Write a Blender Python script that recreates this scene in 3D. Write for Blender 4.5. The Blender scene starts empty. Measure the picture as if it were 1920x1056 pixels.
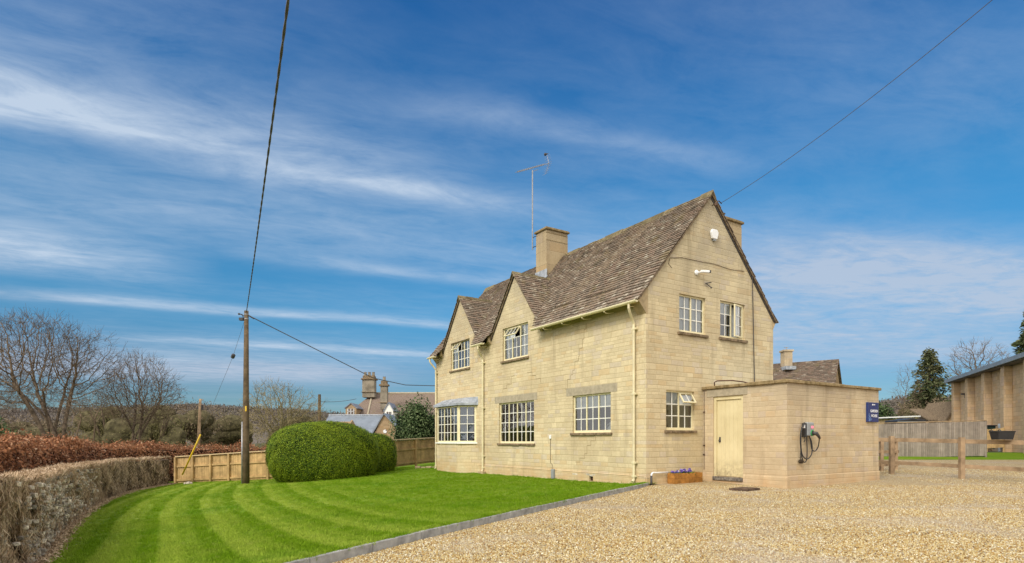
import bpy, bmesh, math, random
import numpy as np
from mathutils import Vector, Matrix
R = math.radians
random.seed(7); rng = np.random.default_rng(7)
scene = bpy.context.scene
COL = scene.collection

# ------------------------------------------------------------------ camera
F, CX, YH, HC = 1110.0, 960.0, 826.0, 1.15          # focal length, centre, horizon (photo pixels); eye height (m)
cam = bpy.data.cameras.new("camera"); cam_o = bpy.data.objects.new("camera", cam); COL.objects.link(cam_o)
cam_o.location = (0, 0, HC); cam_o.rotation_euler = (R(90), 0, 0)
cam.sensor_width = 36; cam.lens = F / 1920 * 36; cam.shift_y = (YH - 528) / 1920
cam.clip_start = .05; cam.clip_end = 9000
scene.camera = cam_o

# ------------------------------------------------------------------ light, sky, exposure
SUN_AZ, SUN_EL = R(215), R(40)                       # azimuth clockwise from +Y
sd = bpy.data.lights.new("sun", 'SUN'); sd.energy = 1.5; sd.angle = R(24); sd.color = (1, .94, .84)
so = bpy.data.objects.new("sun", sd); COL.objects.link(so)
to_sun = Vector((math.sin(SUN_AZ) * math.cos(SUN_EL), math.cos(SUN_AZ) * math.cos(SUN_EL), math.sin(SUN_EL)))
so.rotation_euler = to_sun.to_track_quat('Z', 'Y').to_euler(); so.location = to_sun * 60
scene.view_settings.view_transform = 'Standard'; scene.view_settings.look = 'None'
scene.view_settings.gamma = 1; scene.view_settings.exposure = 0.97
scene.cycles.max_bounces = 8; scene.cycles.transparent_max_bounces = 16
scene.cycles.caustics_reflective = False; scene.cycles.caustics_refractive = False

class NT:
    """tiny node helper"""
    def __init__(s, tree):
        s.t = tree; s.t.nodes.clear()
    def n(s, kind, ins=None, **props):
        nd = s.t.nodes.new(kind)
        for k, v in props.items(): setattr(nd, k, v)
        for k, v in (ins or {}).items(): s.set(nd.inputs[k], v)
        return nd
    def set(s, sock, v):
        if isinstance(v, bpy.types.NodeSocket): s.t.links.new(v, sock)
        elif isinstance(v, bpy.types.Node): s.t.links.new(v.outputs[0], sock)
        else:
            if sock.type == 'RGBA' and len(v) == 3: v = (*v, 1)
            sock.default_value = v
    def m(s, op, a, b=0.0, c=0.0, clamp=False):
        return s.n('ShaderNodeMath', {0: a, 1: b, 2: c}, operation=op, use_clamp=clamp).outputs[0]
    def mix(s, f, a, b, mode='MIX'):
        nd = s.n('ShaderNodeMix', {}, data_type='RGBA', blend_type=mode)
        s.set(nd.inputs[0], f); s.set(nd.inputs[6], a); s.set(nd.inputs[7], b)
        return nd.outputs[2]
    def vec(s, x, y, z=0.0):
        return s.n('ShaderNodeCombineXYZ', {0: x, 1: y, 2: z}).outputs[0]
    def noise(s, v, scale, detail=4.0, rough=.55, dist=0.0):
        return s.n('ShaderNodeTexNoise', {'Vector': v, 'Scale': scale, 'Detail': detail, 'Roughness': rough, 'Distortion': dist}).outputs[0]
    def ramp(s, f, stops, interp='LINEAR'):
        nd = s.n('ShaderNodeValToRGB', {0: f}); cr = nd.color_ramp; cr.interpolation = interp
        while len(cr.elements) < len(stops): cr.elements.new(.5)
        for e, (p, c) in zip(cr.elements, stops):
            e.position = p; e.color = (*c, 1) if len(c) == 3 else c
        return nd.outputs[0]
    def rng(s, f, a, b, c=0.0, d=1.0):
        return s.n('ShaderNodeMapRange', {0: f, 1: a, 2: b, 3: c, 4: d}).outputs[0]
    def white(s, v):
        return s.n('ShaderNodeTexWhiteNoise', {'Vector': v}, noise_dimensions='3D')

def make_world():
    w = bpy.data.worlds.new("World"); scene.world = w; w.use_nodes = True
    k = NT(w.node_tree)
    sky = k.n('ShaderNodeTexSky', sky_type='NISHITA', sun_disc=False, sun_elevation=SUN_EL, sun_rotation=SUN_AZ,
              air_density=1.0, dust_density=.35, ozone_density=2.2)
    hs = k.n('ShaderNodeHueSaturation', {'Hue': .508, 'Saturation': 1.14, 'Value': 1.0, 'Color': sky.outputs[0]}).outputs[0]
    tc = k.n('ShaderNodeTexCoord').outputs['Generated']
    sp = k.n('ShaderNodeSeparateXYZ', {0: tc}).outputs
    zc = k.m('MAXIMUM', sp[2], .035)
    px, py = k.m('DIVIDE', sp[0], zc), k.m('DIVIDE', sp[1], zc)          # a cloud sheet overhead
    ca, sa = math.cos(R(20)), math.sin(R(20))
    al = k.m('ADD', k.m('MULTIPLY', px, ca), k.m('MULTIPLY', py, sa))    # along the wind
    ac = k.m('SUBTRACT', k.m('MULTIPLY', py, ca), k.m('MULTIPLY', px, sa))
    v = k.vec(al, ac)
    wob = k.m('SUBTRACT', k.noise(v, .55, 4, .5), .5)
    acw = k.m('ADD', ac, k.m('MULTIPLY', wob, .42))
    fine = k.noise(k.vec(k.m('MULTIPLY', al, 1.25), k.m('MULTIPLY', acw, 2.7)), 1.7, 11, .68, .9)
    broad = k.noise(k.vec(k.m('MULTIPLY', al, .5), k.m('MULTIPLY', acw, .8), 3.7), .9, 5, .5, .3)
    puff = k.noise(k.vec(k.m('MULTIPLY', al, 1.4), k.m('MULTIPLY', ac, 2.2), 9.1), 2.2, 11, .66, .4)
    tex = k.rng(k.m('ADD', k.m('MULTIPLY', puff, .5), k.m('MULTIPLY', fine, .5)), .36, .64)
    def band(n0, w, lo, hi, amt, soft=.9, src=acw, w2=None):
        d = k.m('DIVIDE', k.m('SUBTRACT', src, n0), w)
        if w2: d = k.m('MULTIPLY', d, k.m('ADD', 1.0, k.m('MULTIPLY', k.m('GREATER_THAN', d, 0.0), w / w2 - 1.0)))
        g = k.m('POWER', 2.718, k.m('MULTIPLY', k.m('MULTIPLY', d, d), -1.0))
        e = k.m('MULTIPLY', k.rng(al, lo - soft, lo + soft), k.rng(al, hi + soft, hi - soft))
        return k.m('MULTIPLY', k.m('MULTIPLY', g, e), amt)
    m = k.m('MULTIPLY', k.m('MULTIPLY', k.rng(broad, .36, .66), k.rng(tex, 0, 1, .25, 1.0)), .21)
    bs = [band(2.20, .30, -3.2, -.2, 1.12, w2=.10), band(2.36, .10, -.3, .95, .62, .4, w2=.13), band(1.55, .35, -3.5, -.8, .10), band(2.55, .50, 1.9, 6, .92, w2=.75), band(2.15, .3, 2.7, 5, .34),
          band(2.95, .5, -4, 1.2, .36), band(5.05, .24, -2.2, 1.9, .62, w2=.14), band(6.75, .24, -1.2, 2.4, .50), band(3.75, .42, -3.8, -1.0, .95, .6), band(3.5, .12, -.1, 1.3, .38, .5),
          band(4.6, 1.3, 2.3, 8, .72), band(9.4, 1.9, -8, 1.2, .85), band(1.75, .10, .35, 1.4, .26, .3), band(5.9, .3, 3.6, 6.5, .5)]
    for b in bs: m = k.m('ADD', m, k.m('MULTIPLY', b, k.rng(tex, 0, 1, .45, 1.12)))
    m = k.m('MINIMUM', k.m('MAXIMUM', m, 0.0), .86)
    side = k.rng(al, 1.0, 2.4, 0.0, .85)
    grey = k.m('MAXIMUM', k.rng(k.m('ADD', ac, k.m('MULTIPLY', wob, 3.0)), 7.3, 8.6, .25, .85), side)
    grey = k.m('MAXIMUM', grey, k.m('MULTIPLY', k.rng(al, -1.0, -2.2), k.rng(ac, 3.3, 3.7)))
    cl = k.mix(grey, (2.9, 3.4, 4.0), (2.1, 2.45, 3.05))
    grade = k.ramp(sp[2], [(0, (.17, .25, .33)), (.06, (.18, .27, .34)), (.11, (.19, .30, .37)), (.2, (.17, .43, .48)), (.35, (.15, .52, .57)), (.48, (.085, .48, .60)), (.6, (.04, .41, .59))])
    hs = k.mix(1.0, hs, grade, 'MULTIPLY')
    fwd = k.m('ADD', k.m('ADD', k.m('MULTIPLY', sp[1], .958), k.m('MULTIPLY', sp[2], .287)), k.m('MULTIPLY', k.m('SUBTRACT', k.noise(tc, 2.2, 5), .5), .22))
    back = k.rng(fwd, .62, .42, 0.0, .95)            # bright cloud added outside the view as soft fill light
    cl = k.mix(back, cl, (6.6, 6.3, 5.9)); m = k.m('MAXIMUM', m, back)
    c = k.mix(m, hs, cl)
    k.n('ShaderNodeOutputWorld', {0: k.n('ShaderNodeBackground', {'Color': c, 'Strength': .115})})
make_world()

# ------------------------------------------------------------------ materials
def mat(name, fn):
    m = bpy.data.materials.new(name); m.use_nodes = True
    k = NT(m.node_tree); k.out = k.n('ShaderNodeOutputMaterial')
    b = k.n('ShaderNodeBsdfPrincipled'); k.set(k.out.inputs[0], b)
    fn(k, b); return m
def S(k, b, **kw):
    for a, v in kw.items(): k.set(b.inputs[a.replace('_', ' ')], v)
def bump(k, b, h, strength=.5, dist=.01):
    k.set(b.inputs['Normal'], k.n('ShaderNodeBump', {'Strength': strength, 'Distance': dist, 'Height': h}).outputs[0])
def simple(name, col, rough=.7, var=.18, scale=6.0, metal=0.0, bmp=0.0, col2=None, island=0.0, coat=0.0):
    def fn(k, b):
        o = k.n('ShaderNodeTexCoord').outputs['Object']
        nz = k.noise(o, scale, 6, .6)
        c2 = col2 or tuple(x * (1 - 2.2 * var) for x in col)
        c1 = tuple(min(1, x * (1 + var)) for x in col) if not col2 else col
        c = k.mix(k.rng(nz, .32, .68), c1, c2)
        if island:
            ri = k.n('ShaderNodeNewGeometry').outputs['Random Per Island']
            c = k.mix(1.0, c, k.mix(ri, (1 - island,) * 3, (1 + island,) * 3), 'MULTIPLY')
        S(k, b, Base_Color=c, Roughness=rough, Metallic=metal, Specular_IOR_Level=.5 if rough < .65 else .15)
        if coat: S(k, b, Coat_Weight=coat)
        if bmp: bump(k, b, k.noise(o, scale * 5, 6), bmp, .01)
    return mat(name, fn)

def ashlar(name, base, var=.095, h=.114, w=.32, stain=.5, rough_face=.3, mortar=(.42, .325, .185), jw=.013, weather=(5.0, 7.5)):
    """coursed blocks of uneven height and length, with stains of their own"""
    def fn(k, b):
        t = k.n('ShaderNodeTexCoord'); o = t.outputs['Object']
        p = k.n('ShaderNodeSeparateXYZ', {0: o}).outputs
        nn = k.n('ShaderNodeSeparateXYZ', {0: t.outputs['Normal']}).outputs
        fx = k.m('GREATER_THAN', k.m('ABSOLUTE', nn[0]), .6)
        x = k.m('ADD', k.m('MULTIPLY', p[0], k.m('SUBTRACT', 1.0, fx)), k.m('MULTIPLY', p[1], fx))
        wv = k.m('MULTIPLY', k.m('SUBTRACT', k.noise(o, 1.6, 2), .5), .025)
        z = k.m('ADD', p[2], wv)
        z = k.m('ADD', z, k.m('ADD', k.m('MULTIPLY', k.m('SINE', k.m('MULTIPLY', z, 5.3)), .05), k.m('MULTIPLY', k.m('SINE', k.m('MULTIPLY', z, 13.1)), .016)))
        zr = k.m('DIVIDE', z, h); row = k.m('FLOOR', zr)
        rw = k.white(k.vec(row, 3.0)).outputs
        xs = k.m('ADD', x, k.m('MULTIPLY', k.m('SINE', k.m('ADD', k.m('MULTIPLY', x, 6.0), k.m('MULTIPLY', row, 2.4))), .055))
        xr = k.m('ADD', k.m('DIVIDE', xs, k.m('MULTIPLY', w, k.m('ADD', .75, k.m('MULTIPLY', rw[0], .5)))), k.m('MULTIPLY', rw[0], 17.0))
        cell = k.white(k.vec(k.m('FLOOR', xr), row, fx)).outputs
        fz, fxx = k.m('FRACT', zr), k.m('FRACT', xr)
        dz = k.m('MULTIPLY', k.m('MINIMUM', fz, k.m('SUBTRACT', 1.0, fz)), h)
        dx = k.m('MULTIPLY', k.m('MINIMUM', fxx, k.m('SUBTRACT', 1.0, fxx)), w)
        d = k.m('MINIMUM', dz, k.m('MULTIPLY', dx, 1.2))
        joint = k.rng(k.m('ADD', d, k.m('MULTIPLY', k.m('SUBTRACT', k.noise(o, 9.0, 3), .5), .012)), jw * .35, jw, 1.0, 0.0)
        lo = tuple(c * (1 - var) for c in base); hi = tuple(min(1, c * (1 + var)) for c in base)
        c = k.mix(cell[0], lo, hi)
        sel = k.white(k.vec(k.m('FLOOR', xr), row, 7.0)).outputs[0]
        c = k.mix(k.m('MULTIPLY', k.m('GREATER_THAN', sel, .88), .45), c, (base[0] * .86, base[1] * .88, base[2] * 1.15))
        c = k.mix(k.m('MULTIPLY', k.m('LESS_THAN', sel, .10), .4), c, (base[0] * .95, base[1] * .78, base[2] * .6))
        c = k.mix(k.rng(k.noise(o, 14, 8, .7), .35, .75), c, k.mix(1.0, c, (.84, .81, .76), 'MULTIPLY'))
        jn = k.m('MULTIPLY', joint, k.rng(k.noise(o, 1.3, 4), .3, .7, .12, .62))
        c = k.mix(jn, c, mortar)
        big = k.rng(k.noise(o, .62, 7, .64, .6), .42, .68)
        c = k.mix(k.m('MULTIPLY', big, stain * .6), c, (base[0] * .62, base[1] * .56, base[2] * .52))
        up = k.m('MULTIPLY', k.rng(p[2], weather[0], weather[1]), k.rng(k.noise(o, 1.1, 5), .25, .6))
        c = k.mix(k.m('MULTIPLY', up, stain), c, (base[0] * .56, base[1] * .57, base[2] * .64))
        st2 = k.noise(k.vec(k.m('MULTIPLY', x, 2.3), k.m('MULTIPLY', p[2], .22), 4.0), 1.0, 6, .62)
        c = k.mix(k.m('MULTIPLY', k.m('MULTIPLY', k.rng(st2, .54, .68), k.rng(p[2], weather[0] - .9, weather[1])), stain * .8), c, (base[0] * .40, base[1] * .38, base[2] * .38))
        blot = k.rng(k.noise(o, 3.3, 7, .72), .58, .74)
        c = k.mix(k.m('MULTIPLY', blot, stain * .42), c, (base[0] * .66, base[1] * .58, base[2] * .52))
        dn = k.m('MULTIPLY', k.rng(p[2], .5, .05), k.rng(k.noise(o, 1.9, 5), .3, .62))
        c = k.mix(k.m('MULTIPLY', dn, .7), c, (base[0] * .84, base[1] * .64, base[2] * .48))
        strk = k.noise(k.vec(k.m('MULTIPLY', x, 3.0), k.m('MULTIPLY', p[2], .35), 1.0), 1.0, 5, .6)
        c = k.mix(k.m('MULTIPLY', k.rng(strk, .55, .74), stain * .7), c, (base[0] * .52, base[1] * .48, base[2] * .46))
        S(k, b, Base_Color=c, Roughness=.92, Specular_IOR_Level=.12)
        hgt = k.m('ADD', k.m('SUBTRACT', k.m('MULTIPLY', cell[0], .25), joint), k.m('MULTIPLY', k.noise(o, 28, 6, .7), rough_face))
        bump(k, b, hgt, .45, .010)
    return mat(name, fn)

M = {}
M['stone'] = ashlar('coursed_limestone', (.655, .56, .365), stain=.85, weather=(4.4, 7.0))
M['stone_rough'] = ashlar('worn_limestone', (.625, .515, .345), .08, .115, .32, .95, .9, (.50, .395, .25), .013, (1.8, 2.9))
M['stone_far'] = ashlar('far_limestone', (.40, .29, .175), .12, .22, .5, .4)
M['block'] = ashlar('block_wall', (.62, .46, .295), .10, .22, .45, .25, .3, (.33, .24, .16), .02)
M['plain'] = simple('plain_limestone', (.45, .35, .21), .92, .16, 5, bmp=.4)
M['chimney'] = ashlar('chimney_limestone', (.47, .375, .235), .07, .42, 1.1, .75, .4, (.3, .23, .15), .014, (7.6, 9.0))
M['lintel'] = simple('grey_lintel', (.40, .345, .25), .95, .10, 8, bmp=.5)
M['old_stack'] = simple('grey_stack_stone', (.29, .25, .19), .95, .2, 1.5, bmp=.4)
M['sill'] = simple('weathered_sill', (.30, .22, .14), .95, .45, 9, bmp=.7, col2=(.10, .075, .045))
M['coping'] = simple('mossy_coping', (.36, .27, .15), .95, .4, 7, bmp=.8, col2=(.15, .11, .05))
M['cream'] = simple('cream_paint', (.78, .70, .45), .45, .05, 4)
M['white'] = simple('white_paint', (.86, .84, .76), .45, .04, 4)
M['pipe'] = simple('cream_pipe', (.70, .62, .40), .5, .08, 3)
M['door'] = simple('cream_door_paint', (.68, .585, .345), .5, .07, 2.5, bmp=.05)
def f_door(k, b):
    o = k.n('ShaderNodeTexCoord').outputs['Object']; z = k.n('ShaderNodeSeparateXYZ', {0: o}).outputs[2]
    c = k.mix(k.rng(k.noise(o, 2.5, 6), .35, .68), (.70, .61, .37), (.60, .51, .29))
    c = k.mix(k.m('MULTIPLY', k.rng(k.noise(k.n('ShaderNodeMapping', {0: o, 3: (9, 9, .9)}).outputs[0], 1.0, 6, .65), .56, .72), .35), c, (.42, .34, .19))
    c = k.mix(k.m('MULTIPLY', k.rng(z, .75, .2), k.rng(k.noise(o, 7, 6, .7), .42, .66)), c, (.30, .24, .14))
    S(k, b, Base_Color=c, Roughness=.55); bump(k, b, k.noise(k.n('ShaderNodeMapping', {0: o, 3: (30, 30, 2)}).outputs[0], 1.0, 4), .15, .004)
M['door'] = mat('worn_cream_door', f_door)
M['lead'] = simple('lead_sheet', (.36, .39, .43), .55, .2, 6, bmp=.3)
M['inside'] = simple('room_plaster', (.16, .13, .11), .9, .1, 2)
M['patch'] = simple('pale_mortar_patch', (.62, .56, .46), .95, .2, 9)
M['crack'] = simple('open_joint', (.27, .195, .10), .95, .1, 9)
M['black'] = simple('black_plastic', (.025, .025, .027), .45, .1, 5)
M['dark'] = simple('dark_metal', (.05, .045, .045), .5, .2, 5)
M['rust'] = simple('rusty_cable', (.11, .055, .04), .8, .2, 8)
M['cable'] = simple('aerial_cable', (.10, .095, .10), .6, .1, 5)
M['alu'] = simple('dull_aluminium', (.35, .35, .36), .45, .15, 9, metal=.6)
M['bright'] = simple('white_plastic', (.82, .83, .84), .4, .02, 3)
M['grey'] = simple('grey_plastic', (.28, .30, .31), .45, .06, 4)
M['kerb'] = simple('concrete_edging', (.36, .355, .34), .9, .18, 7, bmp=.5)
M['fence'] = simple('fresh_softwood', (.50, .335, .155), .8, .16, 3, bmp=.3, island=.16)
M['fence_cap'] = simple('pale_softwood', (.60, .46, .27), .8, .12, 3, bmp=.3)
M['oldwood'] = simple('silvered_boards', (.31, .262, .225), .9, .1, 4, bmp=.4, island=.20)
M['rail'] = simple('weathered_rail', (.37, .26, .16), .85, .22, 3, bmp=.4)
M['planter'] = simple('stained_planter', (.40, .185, .045), .7, .22, 6, bmp=.3)
M['pole'] = simple('tarred_pole', (.175, .125, .075), .9, .35, 4, bmp=.6, col2=(.075, .055, .035))
M['yellow'] = simple('yellow_guard', (.72, .46, .02), .5, .1, 5)
M['navy'] = simple('navy_enamel', (.012, .035, .16), .3, .1, 5)
M['green'] = simple('green_ring', (.02, .30, .07), .4, .05, 5)
M['soil'] = simple('dark_soil', (.06, .045, .03), 1, .3, 20, bmp=.6)
M['iron'] = simple('drain_iron', (.13, .085, .06), .7, .3, 12, bmp=.5)
M['road'] = simple('grey_road', (.26, .24, .22), .95, .15, 3, bmp=.3)
M['slate'] = simple('blue_slate', (.205, .235, .275), .5, .10, 1.5, bmp=.2)
M['zinc'] = simple('grey_sheet_roof', (.20, .22, .27), .5, .1, 2)
M['verge'] = simple('verge_mortar', (.27, .205, .13), .95, .35, 14, bmp=.8, col2=(.085, .06, .045))
M['blind'] = simple('brown_slat', (.26, .17, .115), .7, .1, 5)
M['net'] = simple('pale_blind', (.74, .77, .79), .9, .05, 2)
M['curtain'] = simple('blue_grey_curtain', (.17, .23, .33), .9, .12, 6)
M['jug'] = simple('pale_enamel', (.62, .66, .66), .3, .04, 5)

def f_red(k, b): S(k, b, Base_Color=(.9, .12, .16), Emission_Color=(1, .12, .18), Emission_Strength=.9)
M['red_lamp'] = mat('red_indicator', f_red)
def f_glass(k, b):
    lw = k.n('ShaderNodeFresnel', {'IOR': 1.52}).outputs[0]
    gl = k.n('ShaderNodeBsdfGlossy', {'Color': (.95, .97, 1), 'Roughness': .015,
             'Normal': k.n('ShaderNodeBump', {'Strength': .12, 'Distance': .02, 'Height': k.noise(k.n('ShaderNodeTexCoord').outputs['Object'], 3.1, 2)}).outputs[0]})
    tr = k.n('ShaderNodeBsdfTransparent', {'Color': (.86, .89, .88)})
    k.set(k.out.inputs[0], k.n('ShaderNodeMixShader', {0: k.m('MAXIMUM', k.m('MULTIPLY', lw, 2.4), .14), 1: tr, 2: gl}))
M['glass'] = mat('window_glass', f_glass)

def f_tile(lichen, base):
    def fn(k, b):
        o = k.n('ShaderNodeTexCoord').outputs['Object']
        ri = k.n('ShaderNodeNewGeometry').outputs['Random Per Island']
        c = k.ramp(ri, [(0, tuple(x * .68 for x in base)), (.35, base), (.6, (base[0] * 1.18, base[1] * 1.12, base[2] * 1.08)), (.8, (base[0] * 1.1, base[1] * .98, base[2] * .95)), (1, (base[0] * 1.45, base[1] * 1.48, base[2] * 1.42))])
        sp = k.rng(k.noise(o, 21, 4, .65), .575, .65)
        pick = k.m('FRACT', k.m('MULTIPLY', ri, 13.7))
        pal = k.m('MULTIPLY', k.rng(k.noise(o, 11, 4, .7), .42, .58), k.m('GREATER_THAN', pick, .90))
        c = k.mix(k.m('MULTIPLY', sp, .6 * lichen), c, (.50, .46, .36))
        c = k.mix(k.m('MULTIPLY', pal, .62 * lichen), c, (.60, .56, .45))
        ml = k.rng(k.noise(o, 2.1, 6, .6), .56, .70)
        c = k.mix(k.m('MULTIPLY', ml, .45), c, (.21, .175, .07))
        S(k, b, Base_Color=c, Roughness=.93, Specular_IOR_Level=.2)
        bump(k, b, k.noise(o, 30, 6, .7), .7, .01)
    return fn
M['tile'] = mat('stone_roof_tile', f_tile(1.0, (.195, .154, .118)))
M['tile_far'] = mat('far_stone_tile', f_tile(.5, (.15, .115, .09)))
M['tile_manor'] = mat('manor_stone_tile', f_tile(.3, (.125, .088, .072)))
M['ridge'] = simple('mossy_ridge_stone', (.24, .195, .12), .95, .4, 9, bmp=.9, col2=(.11, .09, .04), island=.25)

def leafmat(name, stops, rough=.6, trans=.25, patch=None):
    def fn(k, b):
        ri = k.n('ShaderNodeNewGeometry').outputs['Random Per Island']
        c = k.ramp(ri, stops)
        if patch:
            o = k.n('ShaderNodeNewGeometry').outputs['Position']
            c = k.mix(k.m('MULTIPLY', k.rng(k.noise(o, patch[0], 4), .45, .65), patch[2]), c, patch[1])
        S(k, b, Base_Color=c, Roughness=rough, Specular_IOR_Level=.12)
        if trans:
            tl = k.n('ShaderNodeBsdfTranslucent', {'Color': c})
            k.set(k.out.inputs[0], k.n('ShaderNodeMixShader', {0: trans, 1: b.outputs[0], 2: tl.outputs[0]}))
    return mat(name, fn)
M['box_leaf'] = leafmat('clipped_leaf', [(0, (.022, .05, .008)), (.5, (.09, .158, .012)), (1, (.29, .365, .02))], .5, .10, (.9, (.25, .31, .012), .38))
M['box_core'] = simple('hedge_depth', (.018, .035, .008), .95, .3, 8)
M['copper'] = leafmat('copper_beech_leaf', [(0, (.14, .052, .026)), (.45, (.33, .14, .072)), (.85, (.48, .235, .12)), (1, (.62, .41, .27))], .65, .15, (.5, (.32, .135, .05), .4))
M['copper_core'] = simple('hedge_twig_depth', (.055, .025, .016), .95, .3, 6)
M['dry'] = leafmat('dry_stem', [(0, (.20, .13, .075)), (.4, (.46, .325, .205)), (.8, (.62, .47, .32)), (1, (.74, .60, .45))], .9, 0, (.8, (.36, .245, .14), .45))
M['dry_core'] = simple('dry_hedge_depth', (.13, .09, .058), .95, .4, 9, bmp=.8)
M['rubble'] = simple('pale_rubble_stone', (.50, .435, .345), .95, .35, 9, bmp=.8, island=.5)
M['olive'] = leafmat('scrub_leaf', [(0, (.10, .10, .036)), (.5, (.19, .18, .065)), (1, (.30, .27, .12))], .8, .1, (.25, (.22, .17, .095), .6))
M['brush'] = leafmat('brown_brush', [(0, (.11, .082, .052)), (.5, (.19, .142, .09)), (1, (.29, .225, .15))], .9, 0, (.2, (.09, .085, .035), .6))
M['ever'] = leafmat('evergreen_leaf', [(0, (.03, .055, .02)), (.55, (.08, .125, .045)), (1, (.19, .24, .11))], .4, .2)
M['fir'] = leafmat('conifer_needle', [(0, (.04, .058, .026)), (.6, (.10, .125, .052)), (1, (.18, .185, .09))], .7, .1, (.3, (.085, .06, .035), .4))
M['bark'] = simple('grey_brown_bark', (.175, .13, .09), .95, .3, 5, bmp=.5)
M['moss_bark'] = simple('mossy_bark', (.20, .175, .085), .95, .3, 5, bmp=.5)
M['moss_twig'] = simple('mossy_twig', (.30, .245, .125), .95, .25, 2)
M['twig'] = simple('twig_bark', (.185, .135, .09), .95, .25, 2)
M['woods'] = leafmat('winter_wood', [(0, (.11, .095, .088)), (.5, (.15, .128, .115)), (1, (.195, .165, .145))], 1, 0, (.02, (.135, .125, .095), .5))
M['pansy'] = leafmat('violet_petal', [(0, (.12, .07, .34)), (.6, (.26, .18, .62)), (1, (.6, .55, .82))], .6, .2)
M['plant'] = leafmat('pansy_leaf', [(0, (.03, .08, .015)), (1, (.10, .19, .03))], .5, .2)

def stripe(k, pos):  # mowing stripes put into the colour, in place of light off leaning blades
    s = k.n('ShaderNodeSeparateXYZ', {0: pos}).outputs
    cs, sn = math.cos(R(32.5)), math.sin(R(32.5))
    a = k.m('ADD', k.m('MULTIPLY', s[0], cs), k.m('MULTIPLY', s[1], sn))
    t = k.m('SUBTRACT', k.m('MULTIPLY', s[1], cs), k.m('MULTIPLY', s[0], sn))
    q = k.m('MAXIMUM', k.m('SUBTRACT', t, 15.0), 0.0)
    a = k.m('SUBTRACT', a, k.m('ADD', k.m('MULTIPLY', k.m('SUBTRACT', t, 10.0), .035), k.m('MULTIPLY', k.m('MULTIPLY', q, q), .0105)))
    a = k.m('ADD', a, k.m('MULTIPLY', k.m('SUBTRACT', k.noise(pos, .5, 2), .5), .14))
    ph = k.m('MULTIPLY', k.m('SUBTRACT', a, .28), 2 * math.pi / .83)
    w = k.m('ADD', k.m('SINE', ph), k.m('MULTIPLY', k.m('SINE', k.m('MULTIPLY', ph, 2.0)), .6))
    st = k.rng(k.m('ADD', w, k.m('MULTIPLY', k.m('SUBTRACT', k.noise(pos, 3.5, 5, .7), .5), 1.3)), -.6, .6)
    keep = k.rng(a, 6.0, 2.6)
    return k.m('MULTIPLY', st, keep), a
def f_grass(dark):
    def fn(k, b):
        g = k.n('ShaderNodeNewGeometry'); pos = g.outputs['Position']
        st, a = stripe(k, pos)
        c = k.mix(st, (.168, .28, .010), (.315, .405, .05))
        c = k.mix(k.m('MULTIPLY', k.rng(k.noise(pos, 1.4, 6, .65), .46, .70), .42), c, (.32, .38, .06))
        c = k.mix(k.m('MULTIPLY', k.rng(k.noise(pos, .6, 4, .6), .50, .70), .5), c, (.09, .23, .004))
        c = k.mix(k.rng(k.noise(pos, 22, 4, .7), .3, .75), c, k.mix(1.0, c, (.62, .68, .55), 'MULTIPLY'))
        c = k.mix(k.m('MULTIPLY', k.rng(k.noise(pos, 5.0, 5, .7), .56, .72), .5), c, (.42, .43, .12))
        c = k.mix(k.m('MULTIPLY', k.rng(k.noise(k.n('ShaderNodeVectorMath', {0: pos, 1: (7.3, 2.1, 0)}, operation='ADD').outputs[0], 3.2, 5, .7), .58, .70), .45), c, (.07, .18, .012))
        ri = g.outputs['Random Per Island']
        c = k.mix(1.0, c, k.mix(ri, (.62 * dark,) * 3, (1.38 * dark,) * 3), 'MULTIPLY')
        S(k, b, Base_Color=c, Roughness=.8, Specular_IOR_Level=.08)
        if dark < .99: bump(k, b, k.noise(pos, 60, 5, .7), .8, .02)
        else: k.set(k.out.inputs[0], k.n('ShaderNodeMixShader', {0: .3, 1: b.outputs[0], 2: k.n('ShaderNodeBsdfTranslucent', {'Color': c}).outputs[0]}))
    return fn
M['lawn'] = mat('lawn_turf', f_grass(.86)); M['blade'] = mat('grass_blade', f_grass(1.0))
STONES = [(0, (0.104, 0.059, 0.024)), (0.07, (0.217, 0.12, 0.037)), (0.2, (0.378, 0.229, 0.073)), (0.42, (0.435, 0.32, 0.133)), (0.62, (0.52, 0.42, 0.21)), (0.78, (0.643, 0.554, 0.339)), (0.88, (0.378, 0.344, 0.283)), (0.94, (0.699, 0.65, 0.485)), (1, (0.756, 0.727, 0.604))]
def f_gravel(k, b):
    pos = k.n('ShaderNodeNewGeometry').outputs['Position']
    v = k.n('ShaderNodeTexVoronoi', {'Vector': pos, 'Scale': 60.0, 'Randomness': 1.0})
    rnd = k.n('ShaderNodeSeparateColor', {0: v.outputs['Color']}).outputs[0]
    c = k.ramp(rnd, STONES)
    c = k.mix(k.rng(v.outputs['Distance'], .35, .75), c, (.27, .195, .10))
    c = k.mix(k.m('MULTIPLY', k.rng(k.noise(pos, .55, 5, .65), .50, .66), .4), c, (.36, .31, .26))
    S(k, b, Base_Color=c, Roughness=.9)
    bump(k, b, k.m('SUBTRACT', 1.0, v.outputs['Distance']), 1.0, .012)
M['gravel'] = mat('gravel_bed', f_gravel)
def f_chip(k, b):
    g = k.n('ShaderNodeNewGeometry')
    c = k.ramp(k.n('ShaderNodeObjectInfo').outputs['Random'], STONES)
    c = k.mix(k.m('MULTIPLY', k.rng(k.noise(g.outputs['Position'], 90, 3), .4, .7), .3), c, k.mix(1.0, c, (.7, .62, .5), 'MULTIPLY'))
    c = k.mix(k.m('MULTIPLY', k.rng(k.noise(g.outputs['Position'], .55, 5, .65), .50, .66), .5), c, (.42, .375, .33))
    S(k, b, Base_Color=c, Roughness=.85, Specular_IOR_Level=.2)
M['chip'] = mat('gravel_stone', f_chip)
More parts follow.
